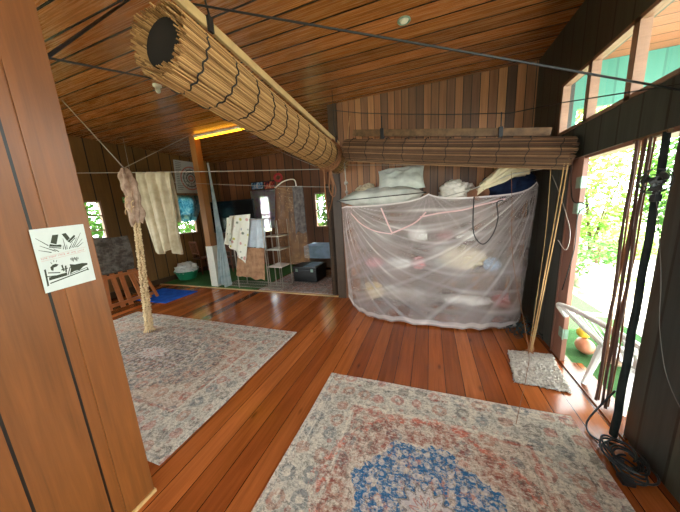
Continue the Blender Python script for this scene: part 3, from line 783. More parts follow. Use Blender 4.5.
# doubled pink hem tapes: a V of tape at the left, one rising to the right
M['pinktape'] = fabric('pink_tape', rgb(236, 206, 206), rgb(224, 186, 188))
def tape(pts, w=.011):
    mb = MB(); mb.tube(spline(pts, 6), w, 6); o = mb.build('net_seam', 'pinktape', netroot, smooth='full'); o['label'] = 'doubled pink seam of the net'
yn = 3.43
tape([aY(381, 208, yn), aY(387, 222, yn-.01), aY(392, 233, yn-.02)])
tape([aY(392, 233, yn-.02), aY(402, 229, yn-.02), aY(416, 222, yn-.02), aY(426, 212, yn-.01)])
tape([aY(420, 217, yn-.01), aY(440, 213, yn), aY(462, 210, yn), aY(480, 205, yn+.02), aY(505, 199, yn+.03)])
tape([aY(347, 208, 3.5), aY(360, 223, yn), aY(375, 231, yn-.02), aY(392, 234, yn-.025)], .009)

# things lying on top of the rack
def cushion(name, ce, ux, uy, sx, sy, th, mat, label, cat, n=22, wr=.012, seed=0, sagf=0.0, piping=None):
    ux = Vector(ux).normalized(); uy = Vector(uy); uy = (uy-ux*uy.dot(ux)).normalized(); nz = ux.cross(uy); ce = Vector(ce)
    mb = MB()
    def f(sgn):
        def g(u, v):
            a, b = u*2-1, v*2-1
            pin = 1-.06*(1-abs(a)**2)*0
            k = max(0, (1-abs(a)**3.0))**.55*max(0, (1-abs(b)**3.0))**.55
            w = wr*noise.noise((a*3.1+seed, b*3.1, sgn*2.0))*2*k
            ed = 1-.05*(1-a*a) if abs(b) > .99 else 1
            p = ce+ux*a*sx*(1-.07*(1-b*b)*abs(a))+uy*b*sy*(1-.07*(1-a*a)*abs(b))+nz*(sgn*th*k+w)
            return p-Vector((0, 0, sagf*(a*a+.0)))
        return g
    mb.grid(f(1), n, n); 
    m2 = MB(); m2.grid(lambda u, v: f(-1)(1-u, v), n, n); mb.add(m2.v, m2.f)
    if piping:
        t = thing(name, label, cat, ce-nz*th)
        mb.build('cover', mat, t, smooth='full')
        pp = MB(); K = 24; F_ = f(0)
        ring = [F_(i/K, 0) for i in range(K)]+[F_(1, i/K) for i in range(K)]+[F_(1-i/K, 1) for i in range(K)]+[F_(0, 1-i/K) for i in range(K+1)]
        pp.tube(ring, .007, 6); q = pp.build('piping', piping, t, smooth='full'); q['label'] = 'black piping along the edge'
        return t
    o = mb.build(name, mat, smooth='full'); return tag(o, label, cat)
cushion('duvet', (-.66, 3.70, 1.80), (1, .05, .03), (0, 1, .05), .60, .28, .115, 'duvet', 'thick grey duvet with black piping lying on the left of the rack top', 'duvet', seed=2, wr=.03, piping='stitch')
cushion('pillow', (-.40, 3.78, 2.03), (1, .05, .03), (.25, .45, .6), .33, .20, .11, 'duvet', 'pale grey pillow propped up on the grey duvet', 'pillow', seed=5, wr=.02)
cushion('pillow', (-.95, 3.90, 1.93), (1, .3, .25), (0, .8, .4), .16, .14, .06, 'ccream', 'small olive-cream pillow tucked behind the left end of the duvet', 'pillow', seed=8, wr=.02)
mb = MB(); mb.blob((.32, 3.72, 1.80), (.19, .12, .125), 21, .4, 4, 4, flat=-.12); o = mb.build('plastic_bag', plain('crumpled_white', rgb(226, 220, 210), .5), smooth='full'); tag(o, 'crumpled white bag between the pillow and the rolled mat on the rack top', 'bag')
t = thing('rolled_mat', 'brown rolled mat lying end-on beside the crumpled white bag', 'rolled mat', (.56, 3.7, 1.66))
mb = MB(); c = Vector((.59, 3.50, 1.745)); dvec = Vector((-.30, .9, .02)).normalized(); e1 = dvec.cross(Vector((0, 0, 1))).normalized(); e2 = e1.cross(dvec)
pts = []
for lay in range(60):
    a = lay*.33; r = .045+.0016*lay*.5; pts.append((a, r))
def rollfn(u, v):
    q = u*59; i = min(int(q), 58); a = pts[i][0]+(q-i)*.33; r = pts[i][1]+(q-i)*.0008+.0
    return c+e1*math.cos(a)*r*1.0+e2*math.sin(a)*r+dvec*v*.5
mb.grid(rollfn, 180, 4, .004); mb.build('mat_sheet', plain('brown_mat', rgb(140, 96, 70), .8, nscale=40), t, smooth='full')
def heap_cloth(name, pts4, th, mat, label, cat, seed, amp=.05):
    a, b, c_, d = [Vector(p) for p in pts4]; mb = MB()
    def fn(u, v):
        p = a.lerp(b, u).lerp(d.lerp(c_, u), v)
        return p+Vector((0, 0, amp*(noise.noise((u*4+seed, v*4, 0))+.6*math.sin(v*11+u*3+seed)*.6+.8*math.sin(PI*u)*math.sin(PI*v))))
    mb.grid(fn, 26, 26, th); o = mb.build(name, mat, smooth='full'); return tag(o, label, cat)
mb = MB(); mb.blob((.93, 3.82, 1.86), (.27, .16, .17), 31, .28, 3.2, 4, flat=-.19); o = mb.build('folded_jeans', 'navy', smooth='full'); tag(o, 'heap of navy blue clothing at the right end of the rack top', 'clothes')
mb = MB()
for k in range(5):
    def fn(u, v, k=k):
        x = .50+u*.60
        z = 1.74+.042*k*(1-.2*u)+.22*(1-(1-u)**2)+.022*noise.noise((u*5, v*4+k, 1))+.014*math.sin(u*9+k)
        return (x+.03*k*(1-u)-.03*u, 3.50+v*.24-.012*k+.03*noise.noise((u*4, 0, k)), z)
    mb.grid(fn, 30, 12, .040)
o = mb.build('folded_blanket', 'ccream', smooth='full'); tag(o, 'cream folded blanket slumped over the navy clothing on the rack top', 'blanket')

# ------------------------------------------------------------------ paper sign on the partition
q = [aX(28.5, 230, XP+.0095), aX(83, 224, XP+.0095), aX(104, 281, XP+.0095), aX(45.5, 293.5, XP+.0095)]
SU = (q[1]-q[0]); SV = (q[3]-q[0])
sg = thing('paper_sign', 'white paper sign of stamping feet above a sleeper, pinned to the orange wall', 'sign', q[3])
mb = MB(); mb.prism([(0, 0), (1, 0), (1, 1), (0, 1)], q[0]+Vector((.0012, 0, 0)), SU, SV, .0011)
M['paper'] = plain('white_paper', rgb(200, 204, 200), .7, var=.03, nscale=14, bump=.05); M['ink'] = plain('dark_olive_ink', rgb(52, 56, 42), .8, var=.05); M['redink'] = plain('faded_red_ink', rgb(196, 130, 120), .8, var=.05)
mb.build('sheet', 'paper', sg)
def sxy(x, y):
    dx, dy = x-47, y-88; det = 331*384+33*108
    return ((dx*384-dy*108)/det, (331*dy+33*dx)/det)
def ink(polys, name, mat='ink', lift=.0018):
    mb = MB()
    for p in polys: mb.prism([sxy(*a) for a in p], q[0]+Vector((lift, 0, 0)), SU, SV, .0006)
    return mb.build(name, mat, sg)
def stroke(x0, y0, x1, y1, w0=3, w1=5):
    d = Vector((x1-x0, y1-y0)).normalized(); n = Vector((-d.y, d.x))
    return [(x0+n.x*w0/2, y0+n.y*w0/2), (x1+n.x*w1/2, y1+n.y*w1/2), (x1-n.x*w1/2, y1-n.y*w1/2), (x0-n.x*w0/2, y0-n.y*w0/2)]
ink([[(180, 122), (217, 119), (208, 180), (172, 170)], [(168, 176), (206, 184), (232, 182), (242, 192), (236, 198), (164, 190)], [(164, 192), (240, 203), (236, 208), (163, 197)],
     [(237, 117), (262, 111), (292, 146), (274, 163)], [(276, 165), (316, 126), (326, 130), (322, 140), (288, 172)], [(290, 175), (326, 142), (328, 147), (294, 178)]], 'printed_feet')
rays = [(160, 185, 84, 138), (205, 222, 110, 184), (180, 228, 104, 210), (224, 226, 190, 206), (268, 216, 246, 146), (252, 214, 250, 190), (276, 214, 272, 186), (292, 212, 310, 170), (306, 208, 338, 142), (318, 208, 362, 112), (330, 206, 376, 152), (342, 206, 384, 176), (290, 214, 296, 196)]
ink([stroke(a, b, c, d, 5, 2) for a, b, c, d in rays], 'printed_ray_lines')
tx = []
rnd = random.Random(5)
for k in range(30):
    if k in (4, 10, 16, 19, 24): continue
    x = 124+k*9.0; y = 264-k*1.28
    tx.append(stroke(x, y-5, x+rnd.uniform(-1, 1), y+5, 1.8, 1.8)); tx.append(stroke(x, y+rnd.choice((-5, 0, 5)), x+5, y+rnd.choice((-5, 0, 5)), 1.8, 1.8))
tx += [stroke(116, 258, 398, 208, 1.2, 1.2), stroke(122, 279, 402, 236, 1.2, 1.2)]
ink(tx, 'printed_red_line', 'redink')
head = [(206+23*math.cos(a*.4), 322+20*math.sin(a*.4)) for a in range(16)]
ink([[(140, 328), (150, 326), (174, 428), (164, 432)], stroke(172, 388, 282, 372, 20, 20), stroke(180, 416, 424, 360, 7, 7), stroke(420, 350, 428, 366, 7, 7), [(176, 318), (190, 304), (206, 300), (226, 306), (214, 318), (196, 322), (196, 342), (182, 336)],
     [(296, 312), (330, 318), (380, 314), (418, 318), (420, 328), (390, 338), (366, 358), (330, 360), (300, 374), (306, 344)], stroke(164, 350, 238, 358, 6, 6), stroke(158, 372, 224, 374, 5, 5), stroke(246, 312, 262, 352, 10, 8), stroke(270, 318, 276, 360, 10, 10), stroke(244, 342, 286, 336, 8, 6), stroke(288, 380, 300, 330, 6, 6), stroke(300, 378, 420, 346, 4, 4)], 'printed_sleeper')
ink([stroke(176, 288, 186, 298, 3, 3), stroke(194, 276, 197, 288, 3, 3), stroke(214, 278, 210, 290, 3, 3)], 'printed_alarm_marks')
ink([stroke(302+k*8, 284-(k % 2)*4-10, 304+k*8, 286+(k % 3)*6, 5, 5) for k in range(7)], 'printed_noise_marks')

# ------------------------------------------------------------------ back room walls: poster, printed cloths, pictures
def panel(name, q4, label, cat, mat, nrm, th=.004, seed=0, wav=0.0):
    a, b, c_, d = [Vector(p) for p in q4]; n = Vector(nrm); mb = MB()
    def fn(u, v):
        p = d.lerp(c_, u).lerp(a.lerp(b, u), v)
        return p+n*(wav*(math.sin(u*14+seed)+noise.noise((u*3, v*3, seed)))*(.4+.6*(1-v)))
    mb.grid(fn, 20, 20, th); return mb.build(name, mat, None, smooth='full')
def disc_mat(name, rings, bg, cu, cv, rad):
    pass
xw = XL+.012
q4 = [aX(173, 159.5, xw), aX(198, 163, xw), aX(202, 195, xw), aX(177, 193, xw)]
po = thing('wall_poster', 'white poster with a red and grey ringed wheel on the left wall above the window', 'poster', q4[3])
mb = MB(); mb.prism([(0, 0), (1, 0), (1, 1), (0, 1)], q4[0], q4[1]-q4[0], q4[3]-q4[0], .003); mb.build('sheet', 'paper', po)
PU, PV = q4[1]-q4[0], q4[3]-q4[0]; ul, vl = PU.length, PV.length
def ring2(name, mat, cu, cv, r0, r1, a0=0, a1=2*PI):
    mb = MB(); K = 48
    for k in range(K):
        A, B = a0+(a1-a0)*k/K, a0+(a1-a0)*(k+1)/K
        pp = [(cu+r*math.cos(t)/ul, cv+r*math.sin(t)/vl) for r, t in ((r0, A), (r1, A), (r1, B), (r0, B))]
        mb.prism(pp, q4[0]+Vector((.001, 0, 0)), PU, PV, -.002)
    return mb.build(name, mat, po)
ring2('printed_ring', 'redink', .62, .53, .30, .335); ring2('printed_ring', 'ink', .62, .53, .225, .245); ring2('printed_ring', 'ink', .62, .53, .13, .15); ring2('printed_ring', 'redink', .62, .53, .05, .09)
mb = MB()
for k in range(12):
    a = k*PI/6; mb.prism([(.62+(r*math.cos(a)+s*math.sin(a))/ul, .53+(r*math.sin(a)-s*math.cos(a))/vl) for r, s in ((.15, -.006), (.3, -.006), (.3, .006), (.15, .006))], q4[0]+Vector((.001, 0, 0)), PU, PV, -.002)
for k in range(16):
    w = .26 if k < 5 or k > 12 else .14
    mb.prism([(.06, .05+k*.055), (.06+w*R(.6, 1), .05+k*.055), (.06+w*.8, .068+k*.055), (.06, .068+k*.055)], q4[0]+Vector((.001, 0, 0)), PU, PV, -.002)
mb.build('printed_text', plain('grey_ink', rgb(130, 130, 130), .8), po)
def print_mat(name, stops, sc, trans=.5):
    t = NT(name); P = t.pos(); n = t.noise(P, sc, 3, .6, 1.5); n2 = t.noise(t.scale(P, 1, 1, .35), sc*2.2, 2)
    c = t.ramp(t.math('ADD', t.math('MULTIPLY', n, .6), t.math('MULTIPLY', n2, .4)), stops)
    b = t.bsdf(c, .9); tr = t.n('ShaderNodeBsdfTranslucent'); t.l(c, tr.inputs[0]); mx = t.n('ShaderNodeMixShader'); mx.inputs[0].default_value = trans
    t.l(b.outputs[0], mx.inputs[1]); t.l(tr.outputs[0], mx.inputs[2]); t.l(mx.outputs[0], t.out.inputs[0]); return t.m
pc = panel('printed_cloth', [aX(174, 195, XL+.02), aX(204, 196, XL+.02), aX(196.5, 220.5, XL+.02), aX(178, 222, XL+.02)], '', '', print_mat('blue_leaf_print', [(.35, rgb(44, 92, 110)), (.48, rgb(110, 170, 190)), (.6, rgb(196, 216, 214)), (.75, rgb(92, 150, 130))], 6, .55), (1, 0, 0), .003, 1, .006)
tag(pc, 'blue leaf-print cloth hung over the upper half of the left wall window', 'wall cloth')
tp = panel('printed_cloth', [aY(250, 191, YF-.02), aY(275, 189.5, YF-.02), aY(275, 228, YF-.02), aY(256, 228, YF-.02)], '', '', print_mat('figure_print', [(.34, rgb(110, 150, 206)), (.42, rgb(226, 206, 226)), (.52, rgb(232, 238, 244)), (.62, rgb(226, 230, 214)), (.72, rgb(206, 96, 96))], 4.5, .8), (0, -1, 0), .003, 4, .004)
tag(tp, 'pale coloured print cloth hung over the bright window beside the television', 'wall cloth')
def picture(px0, py0, px1, py1, cols, label):
    t = thing('framed_picture', label, 'picture', aY(px0, py1, YF-.02), 'small pictures on the far wall')
    a = aY(px0, py1, YF-.02); b = aY(px1, py0, YF-.02)
    m = MB(); w = .025
    m.box((a.x, YF-.025, a.z), (b.x, YF-.001, a.z+w)).box((a.x, YF-.025, b.z-w), (b.x, YF-.001, b.z)).box((a.x, YF-.025, a.z+w), (a.x+w, YF-.001, b.z-w)).box((b.x-w, YF-.025, a.z+w), (b.x, YF-.001, b.z-w)); m.build('frame', 'black', t)
    m = MB(); m.box((a.x+w, YF-.014, a.z+w), (b.x-w, YF-.002, b.z-w)); m.build('canvas', print_mat('canvas_'+label.split()[1], cols, 7, .02), t)
picture(251.5, 181, 263, 190.5, [(.4, rgb(40, 70, 120)), (.5, rgb(120, 170, 210)), (.6, rgb(220, 220, 220))], 'small blue picture on the far wall, left of the red one')
picture(264, 180, 275, 190, [(.4, rgb(50, 30, 40)), (.5, rgb(190, 60, 50)), (.6, rgb(220, 160, 120))], 'small red picture on the far wall under the red ring')
mb = MB(); c = aY(278, 177.5, YF-.03); mb.tube([c+Vector((.12*math.cos(a*PI/12), 0, .10*math.sin(a*PI/12))) for a in range(25)], .035, 8); o = mb.build('wall_ring', plain('red_plush', rgb(200, 64, 66), .8), smooth=True); tag(o, 'red round ring hung on the far wall above the pictures', 'wall ornament')

# television on a low dark cabinet
tv = thing('television', 'large black flat television behind the white-footed post', 'television', (-5.65, 6.1, 0.93))
a = aY(211, 250, 6.1); b = aY(254, 198, 6.1); x0, x1, z0, z1 = -6.5, -4.85, 1.13, 2.1
mb = MB(); mb.box((x0, 6.1, z0), (x1, 6.15, z1), .008); mb.build('casing', 'black', tv)
mb = MB(); mb.box((x0+.02, 6.092, z0+.03), (x1-.02, 6.101, z1-.02)); mb.build('screen', 'screen', tv)
mb = MB(); mb.box(((x0+x1)/2-.05, 6.12, .95), ((x0+x1)/2+.05, 6.16, z0+.1)).box(((x0+x1)/2-.35, 6.0, .931), ((x0+x1)/2+.35, 6.25, .95), .006); mb.build('stand', 'black', tv)
cb = thing('media_cabinet', 'dark wooden cabinet carrying the television', 'cabinet', (-5.6, 6.2, 0))
mb = MB(); mb.box((-6.3, 5.95, .015), (-4.95, 6.4, .93), .006); mb.build('body', 'darkpost', cb)
for k in range(2):
    mb = MB(); mb.box((-6.27+k*.66, 5.93, .1), (-5.65+k*.66, 5.951, .88), .004); dd = mb.build('door', 'rackwood', cb)
    mb = MB(); mb.blob((-5.72+k*.2, 5.92, .42), (.018, .018, .018), n=2, amp=0); mb.build('knob', 'zinc', dd)
# dining chairs
M['chairwood'] = plain('chair_wood', rgb(124, 72, 44), .4, nscale=10)
def chair(loc, rz, label):
    t = thing('wooden_chair', label, 'chair', loc, 'dark wooden chairs by the green tub'); o = Vector(loc)
    m4 = Matrix.Translation(o) @ Matrix.Rotation(rz, 4, 'Z')
    def P(x, y, z): return m4 @ Vector((x, y, z))
    for sx in (-1, 1):
        m = MB(); m.tube([P(sx*.19, -.19, 0), P(sx*.19, -.19, .44)], .02, 8); m.build('leg', 'chairwood', t, smooth=True)
        m = MB(); m.tube([P(sx*.19, .2, 0), P(sx*.19, .18, .45), P(sx*.19, .25, .96)], .02, 8); m.build('leg', 'chairwood', t, smooth=True)
    m = MB(); m.obox(P(0, 0, .45), (.44, .44, .03), Matrix.Rotation(rz, 3, 'Z'), .008); m.build('seat', 'chairwood', t)
    m = MB()
    m.tube([P(-.19, .25, .94), P(.19, .25, .94)], .026, 8).tube([P(-.19, .2, .6), P(.19, .2, .6)], .016, 8)
    for k in range(5): m.tube([P(-.13+k*.065, .2, .6), P(-.13+k*.065, .25, .93)], .009, 6)
    m.build('backrest', 'chairwood', t, smooth=True)
    m = MB(); m.tube([P(-.19, -.19, .2), P(.19, -.19, .2)], .01, 6).tube([P(-.19, .19, .2), P(.19, .19, .2)], .01, 6).tube([P(-.19, -.19, .26), P(-.19, .19, .26)], .01, 6).tube([P(.19, -.19, .26), P(.19, .19, .26)], .01, 6); m.build('stretcher', 'chairwood', t, smooth=True)
chair((-6.33, 5.42, .014), 2.9, 'dark wooden spindle chair beside the green tub, facing the window')
chair((-5.72, 5.50, .014), -.4, 'dark wooden spindle chair half hidden behind the white-footed post')
# green tub with washing
tb = thing('plastic_tub', 'green plastic tub on the turf mat against the left wall', 'tub', (-6.26, 4.76, .014))
mb = MB(); mb.lathe([(.20, .014), (.27, .20), (.30, .235), (.305, .245), (.285, .245), (.255, .19), (.19, .04)], (-6.26, 4.76, 0), 28); mb.build('basin', plain('green_tub', rgb(40, 140, 100), .4, var=.05), tb, smooth=True)
mb = MB(); mb.blob((-6.26, 4.76, .29), (.26, .25, .17), 51, .35, 3.5, 4, flat=-.12); o = mb.build('laundry', 'cwhite', smooth='full'); tag(o, 'heap of white washing in the green tub', 'laundry')

# warm tube lamp on the ceiling by the post
tl = thing('tube_lamp', 'lit warm yellow tube lamp on the ceiling at the head of the post', 'lamp', (-4.05, 4.3, 3.3))
mb = MB(); mb.box((-4.75, 4.29, ZC-.04), (-3.38, 4.35, ZC), .004); mb.build('housing', 'white', tl)
et = NT('lit_tube'); em = et.n('ShaderNodeEmission'); em.inputs[0].default_value = (1.0, .40, .012, 1); em.inputs[1].default_value = 6; et.l(em.outputs[0], et.out.inputs[0]); M['lit'] = et.m
mb = MB(); mb.tube([(-4.72, 4.31, ZC-.055), (-3.41, 4.31, ZC-.055)], .016, 10); mb.build('tube', 'lit', tl, smooth=True)
# small ceiling spot and bulb
ds = thing('ceiling_spotlight', 'small round white spotlight set in the ceiling above the netted rack', 'ceiling light', aZ(404, 20, ZC)); c = aZ(404, 20, ZC)
mb = MB(); mb.lathe([(.058, 0), (.062, -.008), (.052, -.014), (.044, -.006), (.04, .0)], c, 24); mb.build('trim_ring', 'zinc', ds, smooth=True)
mb = MB(); mb.lathe([(.042, -.004), (.036, -.014), (.02, -.02), (.001, -.021)], c, 20); mb.build('lens', 'white', ds, smooth=True)
c = aZ(157, 85, ZC); bl = thing('ceiling_bulb', 'small white bulb on the ceiling beyond the near end of the large blind', 'bulb', c)
mb = MB(); mb.lathe([(.05, 0), (.05, -.02), (.02, -.03)], c, 18); mb.build('holder', 'white', bl, smooth=True)
mb = MB(); mb.blob(c-Vector((0, 0, .06)), (.03, .03, .04), amp=0, n=3); mb.build('globe', 'white', bl, smooth=True)

# ------------------------------------------------------------------ lines and hanging things on the left
def line(name, pts, r, mat, label, cat, group=None, n=6):
    m = MB(); m.tube(pts, r, n); o = m.build(name, mat, smooth=True); return tag(o, label, cat, group)
ca = Vector((XL+.01, 2.55, 2.55)); cbp = aY(328, 169, 4.17)
t0 = aX(75, 173, XL+.02)
line('clothesline', sag(t0, cbp, .01, 24), .007, 'linegrey', 'pale clothesline from the left wall to the dark corner post, carrying the beige blanket', 'clothesline')
CL = lambda s: t0.lerp(cbp, s)
line('clothesline', sag(aX(140, 180, XL+.02), aY(330, 187, 4.17), .03, 20), .004, 'linegrey', 'thin lower clothesline passing behind the post into the back room', 'clothesline')
line('clothesline', sag(aY(258, 141, 6.69), aY(320, 168, 4.2), .02, 14), .003, 'linegrey', 'thin line rising to the far wall of the back room', 'clothesline')
def line_at_px(px):   # point on the clothesline seen at image column px
    lo, hi = 0, 1
    for _ in range(40):
        m_ = (lo+hi)/2; p = MC.transposed() @ (CL(m_)-CAM); x = CX+F*p.x/p.z
        if x < px: lo = m_
        else: hi = m_
    return CL(lo)
# beige blanket
pL = line_at_px(136); pR = line_at_px(170); dl = (pR-pL); nrm = Vector((dl.y, -dl.x, 0)).normalized()
if nrm.y > 0: nrm = -nrm
W_ = dl.length; dz = pL.z-aY(160, 252, pL.y).z
mb = MB()
def bfn(u, v):
    # v 0..1 goes over the line: back hem, line, front hem
    s = (v-.28)/.72 if v > .28 else (v-.28)/.28*.6
    drop = abs(s)*dz*(1.0+.03*math.sin(u*9))
    pin = .26*s*(1-u) if s > 0 else 0
    p = pL+dl*(min(1, u+pin*.8-.0))
    f = (math.sin(u*19+.8*math.sin(s*2))*.05+.02*math.sin(u*43+s*3))*min(1, abs(s)*2.2+.25)+.012*noise.noise((u*5, s*3, 2))
    side = .03 if s > 0 else -.03
    return p+nrm*(side*min(1, abs(s)*12)+f)-Vector((0, 0, drop-.008))
mb.grid(bfn, 60, 70, .006)
o = mb.build('blanket', fabric('beige_blanket', rgb(210, 198, 172), rgb(182, 168, 140)), smooth='full'); tag(o, 'beige blanket folded over the clothesline at the left', 'blanket')
# crocheted rope and its cloth
tops = aY(124, 168, 2.25); RX, RY = tops.x, tops.y
kr = thing('macrame_hanging', 'cream crocheted rope hanging from the ceiling lines down onto the grey rug', 'hanging rope', (RX, RY, 0.02))
cr_ = fabric('cream_crochet', rgb(226, 200, 160), rgb(196, 168, 128), scale=14, weave=120)
zt = aY(138, 215, 2.25).z
mb = MB()
foot = aZ(150, 332)
topc = Vector((aY(136, 213, 2.25).x, 2.25, zt+.1)); botc = Vector((foot.x, foot.y, .05))
for k in range(5):
    pts = []; rr = []
    for i in range(180):
        s = i/179; c = topc.lerp(botc, s); a = k*2*PI/5+.25*math.sin(s*60)
        w = (.026+.012*s)*(1+.12*math.sin(s*150+k*PI))
        pts.append((c.x+math.cos(a)*w, c.y+math.sin(a)*w, c.z)); rr.append((.013+.005*s)*(1+.38*math.sin(s*300+k*PI)))
    mb.tube(pts, rr, 6)
mb.build('plaited_cord', cr_, kr, smooth=True)
mb = MB()
for k in range(16):
    a = k*2*PI/16; c = Vector((foot.x, foot.y, 0))
    mb.tube([c+Vector((.03*math.cos(a), .03*math.sin(a), .10)), c+Vector((.05*math.cos(a), .05*math.sin(a), .05)), c+Vector((.075*math.cos(a), .075*math.sin(a), .022))], .008, 5)
mb.build('tassel', cr_, kr, smooth=True)
mb = MB(); A = tops; B = aY(136.5, 222, 2.25)
def dfn(u, v):
    mid_ = aY(132, 192, 2.22)
    c = A.lerp(mid_, v*2) if v < .5 else mid_.lerp(B, v*2-1)
    r = .028+.05*min(1, v*3.2)+.012*math.sin(v*9)-.035*max(0, v-.75)*4*.6
    a = u*2*PI
    k = 1+.38*math.sin(a*5+v*3)+.30*noise.noise((math.cos(a)*2, math.sin(a)*2, v*5))+.12*math.sin(v*23+a)
    return c+Vector((math.cos(a)*r*k*1.05, math.sin(a)*r*k*.8, .035*math.sin(a*2+1)*v+.03*math.sin(a*5)*max(0, v-.8)*5))
mb.grid(dfn, 56, 50)
o = mb.build('cloth_wrap', fabric('dusty_beige_cloth', rgb(206, 178, 158), rgb(160, 132, 114), scale=12), kr, smooth='full'); o['label'] = 'dusty beige cloth bunched round the top'
mb = MB()
for k in range(7):
    a = k*.9; p = aY(128+(k % 3)*3, 196+k*2, 2.18)
    mb.tube(spline([p, p+Vector((-.03, -.02, -.03)), p+Vector((-.02, -.03, -.08))], 4), .007, 5)
mb.build('knotted_fringe', cr_, kr, smooth=True)
ln = MB(); ln.tube([aZ(62, 100, ZC), tops], .006, 5); ln.tube([aZ(192, 134, ZC), tops], .005, 5); o = ln.build('suspension_line', 'linegrey', kr, smooth=True); o['label'] = 'two grey lines to the ceiling'
# potted plant behind the rope
hp = thing('hanging_plant', 'small green hanging plant with a red flower between the rope and the beige blanket', 'plant', aX(137, 206, -6.0))
leaves(aX(136, 199, -6.0), (.22, .22, .2), 260, .12, 'leaf_mid', hp, 77)
mb = MB(); mb.blob(aX(130.5, 183, -6.0), (.07, .07, .07), 3, .3, 4, 3); mb.build('red_flower', plain('red_flower', rgb(206, 44, 54), .6), hp, smooth='full')
p = aX(137, 206, -6.0); mb = MB(); mb.lathe([(.06, 0), (.09, .13), (.10, .14)], p-Vector((0, 0, .02)), 16); mb.build('pot', plain('clay_pot', rgb(120, 82, 56), .8), hp, smooth=True)
mb = MB(); mb.tube([p+Vector((0, 0, .1)), (p.x, p.y, ZC)], .004, 5); mb.build('cord', 'linegrey', hp)

# slatted wooden stand with grey woven panel
ws = thing('wooden_stand', 'reddish wooden slatted stand with a grey woven panel under the three-pane window', 'stand', (-5.75, 3.0, 0))
M['redwood'] = plain('reddish_timber', rgb(176, 104, 54), .5, nscale=12)
for k, (y0, y1) in enumerate(((2.62, 2.74), (2.84, 2.86), (2.98, 3.0), (3.2, 3.16), (3.34, 3.24))):
    m = MB(); m.bar((-5.62, y0, .02), (-5.8, y1, .68), .03, .075, (0, 1, 0), .004); m.build('slat', 'redwood', ws)
m = MB(); m.bar((-5.64, 2.52, .10), (-5.64, 3.42, .10), .05, .06, bev=.004); m.build('cross_rail', 'redwood', ws)
m = MB(); m.bar((-5.78, 2.55, .62), (-5.78, 3.4, .62), .05, .06, bev=.004); m.build('cross_rail', 'redwood', ws)
m = MB(); m.bar((-5.55, 2.5, .02), (-5.95, 2.5, .7), .04, .05, bev=.004); m.build('side_frame', 'redwood', ws)
m = MB(); m.bar((-5.55, 3.45, .02), (-5.95, 3.45, .7), .04, .05, bev=.004); m.build('side_frame', 'redwood', ws)
wk = NT('grey_wicker'); P = wk.pos(); br = wk.n('ShaderNodeTexBrick'); br.inputs['Scale'].default_value = 9; br.inputs['Mortar Size'].default_value = .02
xyz = wk.sep(P); wk.l(wk.comb(xyz[1], xyz[2], 0), br.inputs['Vector'])
br.inputs['Color1'].default_value = rgb(110, 100, 88); br.inputs['Color2'].default_value = rgb(70, 62, 54); br.inputs['Mortar'].default_value = rgb(34, 28, 24)
br.inputs['Brick Width'].default_value = .6; br.inputs['Row Height'].default_value = .28
n = wk.noise(P, 10, 3); wk.bsdf(wk.mix(.35, br.outputs[0], wk.ramp(n, [(.4, rgb(60, 52, 44)), (.65, rgb(160, 156, 150))])), .7, bump=br.outputs[1], bstr=.6); M['wicker'] = wk.m
mb = MB(); mb.grid(lambda u, v: (-5.86+.05*math.sin(v*3), 2.45+u*.85, .66+v*.72+.02*math.sin(u*6)), 20, 12, .05); mb.build('woven_panel', 'wicker', ws, smooth=True)
mb = MB(); mb.bar((-5.83, 2.45, .655), (-5.83, 3.32, .655), .08, .05, bev=.01); mb.build('panel_edge', 'darkpost', ws)

# white curtain by the post
mb = MB(); a = aY(207.5, 163, 4.25); b = aY(222, 285.5, 4.25)
def cfn(u, v):
    z = a.z+(b.z+.02-a.z)*v
    w = .05+.55*v**1.6
    x0 = a.x+(b.x-.02-a.x)*v
    f = .035*math.sin(u*24+v*2)*(.3+v)+.02*noise.noise((u*4, v*4, 7))
    return (x0+.14*v*(1-v)*2+(u-.15)*w*.62, 4.25+f-.02*v, z+.03*math.sin(u*7)*v)
mb.grid(cfn, 50, 60, .004); o = mb.build('curtain', fabric('pale_blue_white_voile', rgb(206, 216, 216), rgb(166, 186, 190), translucent=.35), smooth='full'); tag(o, 'pale blue-white curtain hanging narrow to wide beside the white-footed post', 'curtain')

# ------------------------------------------------------------------ drying rack and tower at the back-room edge
dr = thing('clothes_rack', 'steel wire clothes rack at the turf edge with a wire shelf at its foot', 'clothes rack', (-3.8, 4.5, 0))
for x in (-4.12, -3.30):
    for y in (4.34, 4.62):
        m = MB(); m.tube([(x, y, 0.012), (x, y, 1.54)], .012, 8); m.build('upright', 'steel', dr, smooth=True)
for y in (4.34, 4.48, 4.62):
    m = MB(); m.tube([(-4.16, y, 1.54), (-3.22, y, 1.54)], .010, 8); m.build('hanging_bar', 'steel', dr, smooth=True)
m = MB()
for k in range(26): m.tube([(-4.5+k*.062, 4.30, .06), (-4.5+k*.062, 4.70, .06)], .005, 4)
for y in (4.30, 4.50, 4.70): m.tube([(-4.52, y, .055), (-2.94, y, .055)], .008, 6)
m.build('wire_shelf', 'steel', dr)
st = thing('shelf_tower', 'narrow steel tower of white shelves beside the clothes rack', 'shelf', (-3.0, 4.6, 0))
for x in (-3.34, -3.02):
    for y in (4.46, 4.86):
        m = MB(); m.tube([(x, y, 0.012), (x, y, 1.5)], .011, 8); m.build('upright', 'steel', st, smooth=True)
for z in (.48, .86, 1.15):
    m = MB(); m.box((-3.36, 4.44, z), (-3.0, 4.88, z+.02), .004); m.build('shelf', 'white', st)
fl = NT('floral_print'); P = fl.pos(); vo = fl.n('ShaderNodeTexVoronoi'); vo.inputs['Scale'].default_value = 9; fl.l(P, vo.inputs['Vector'])
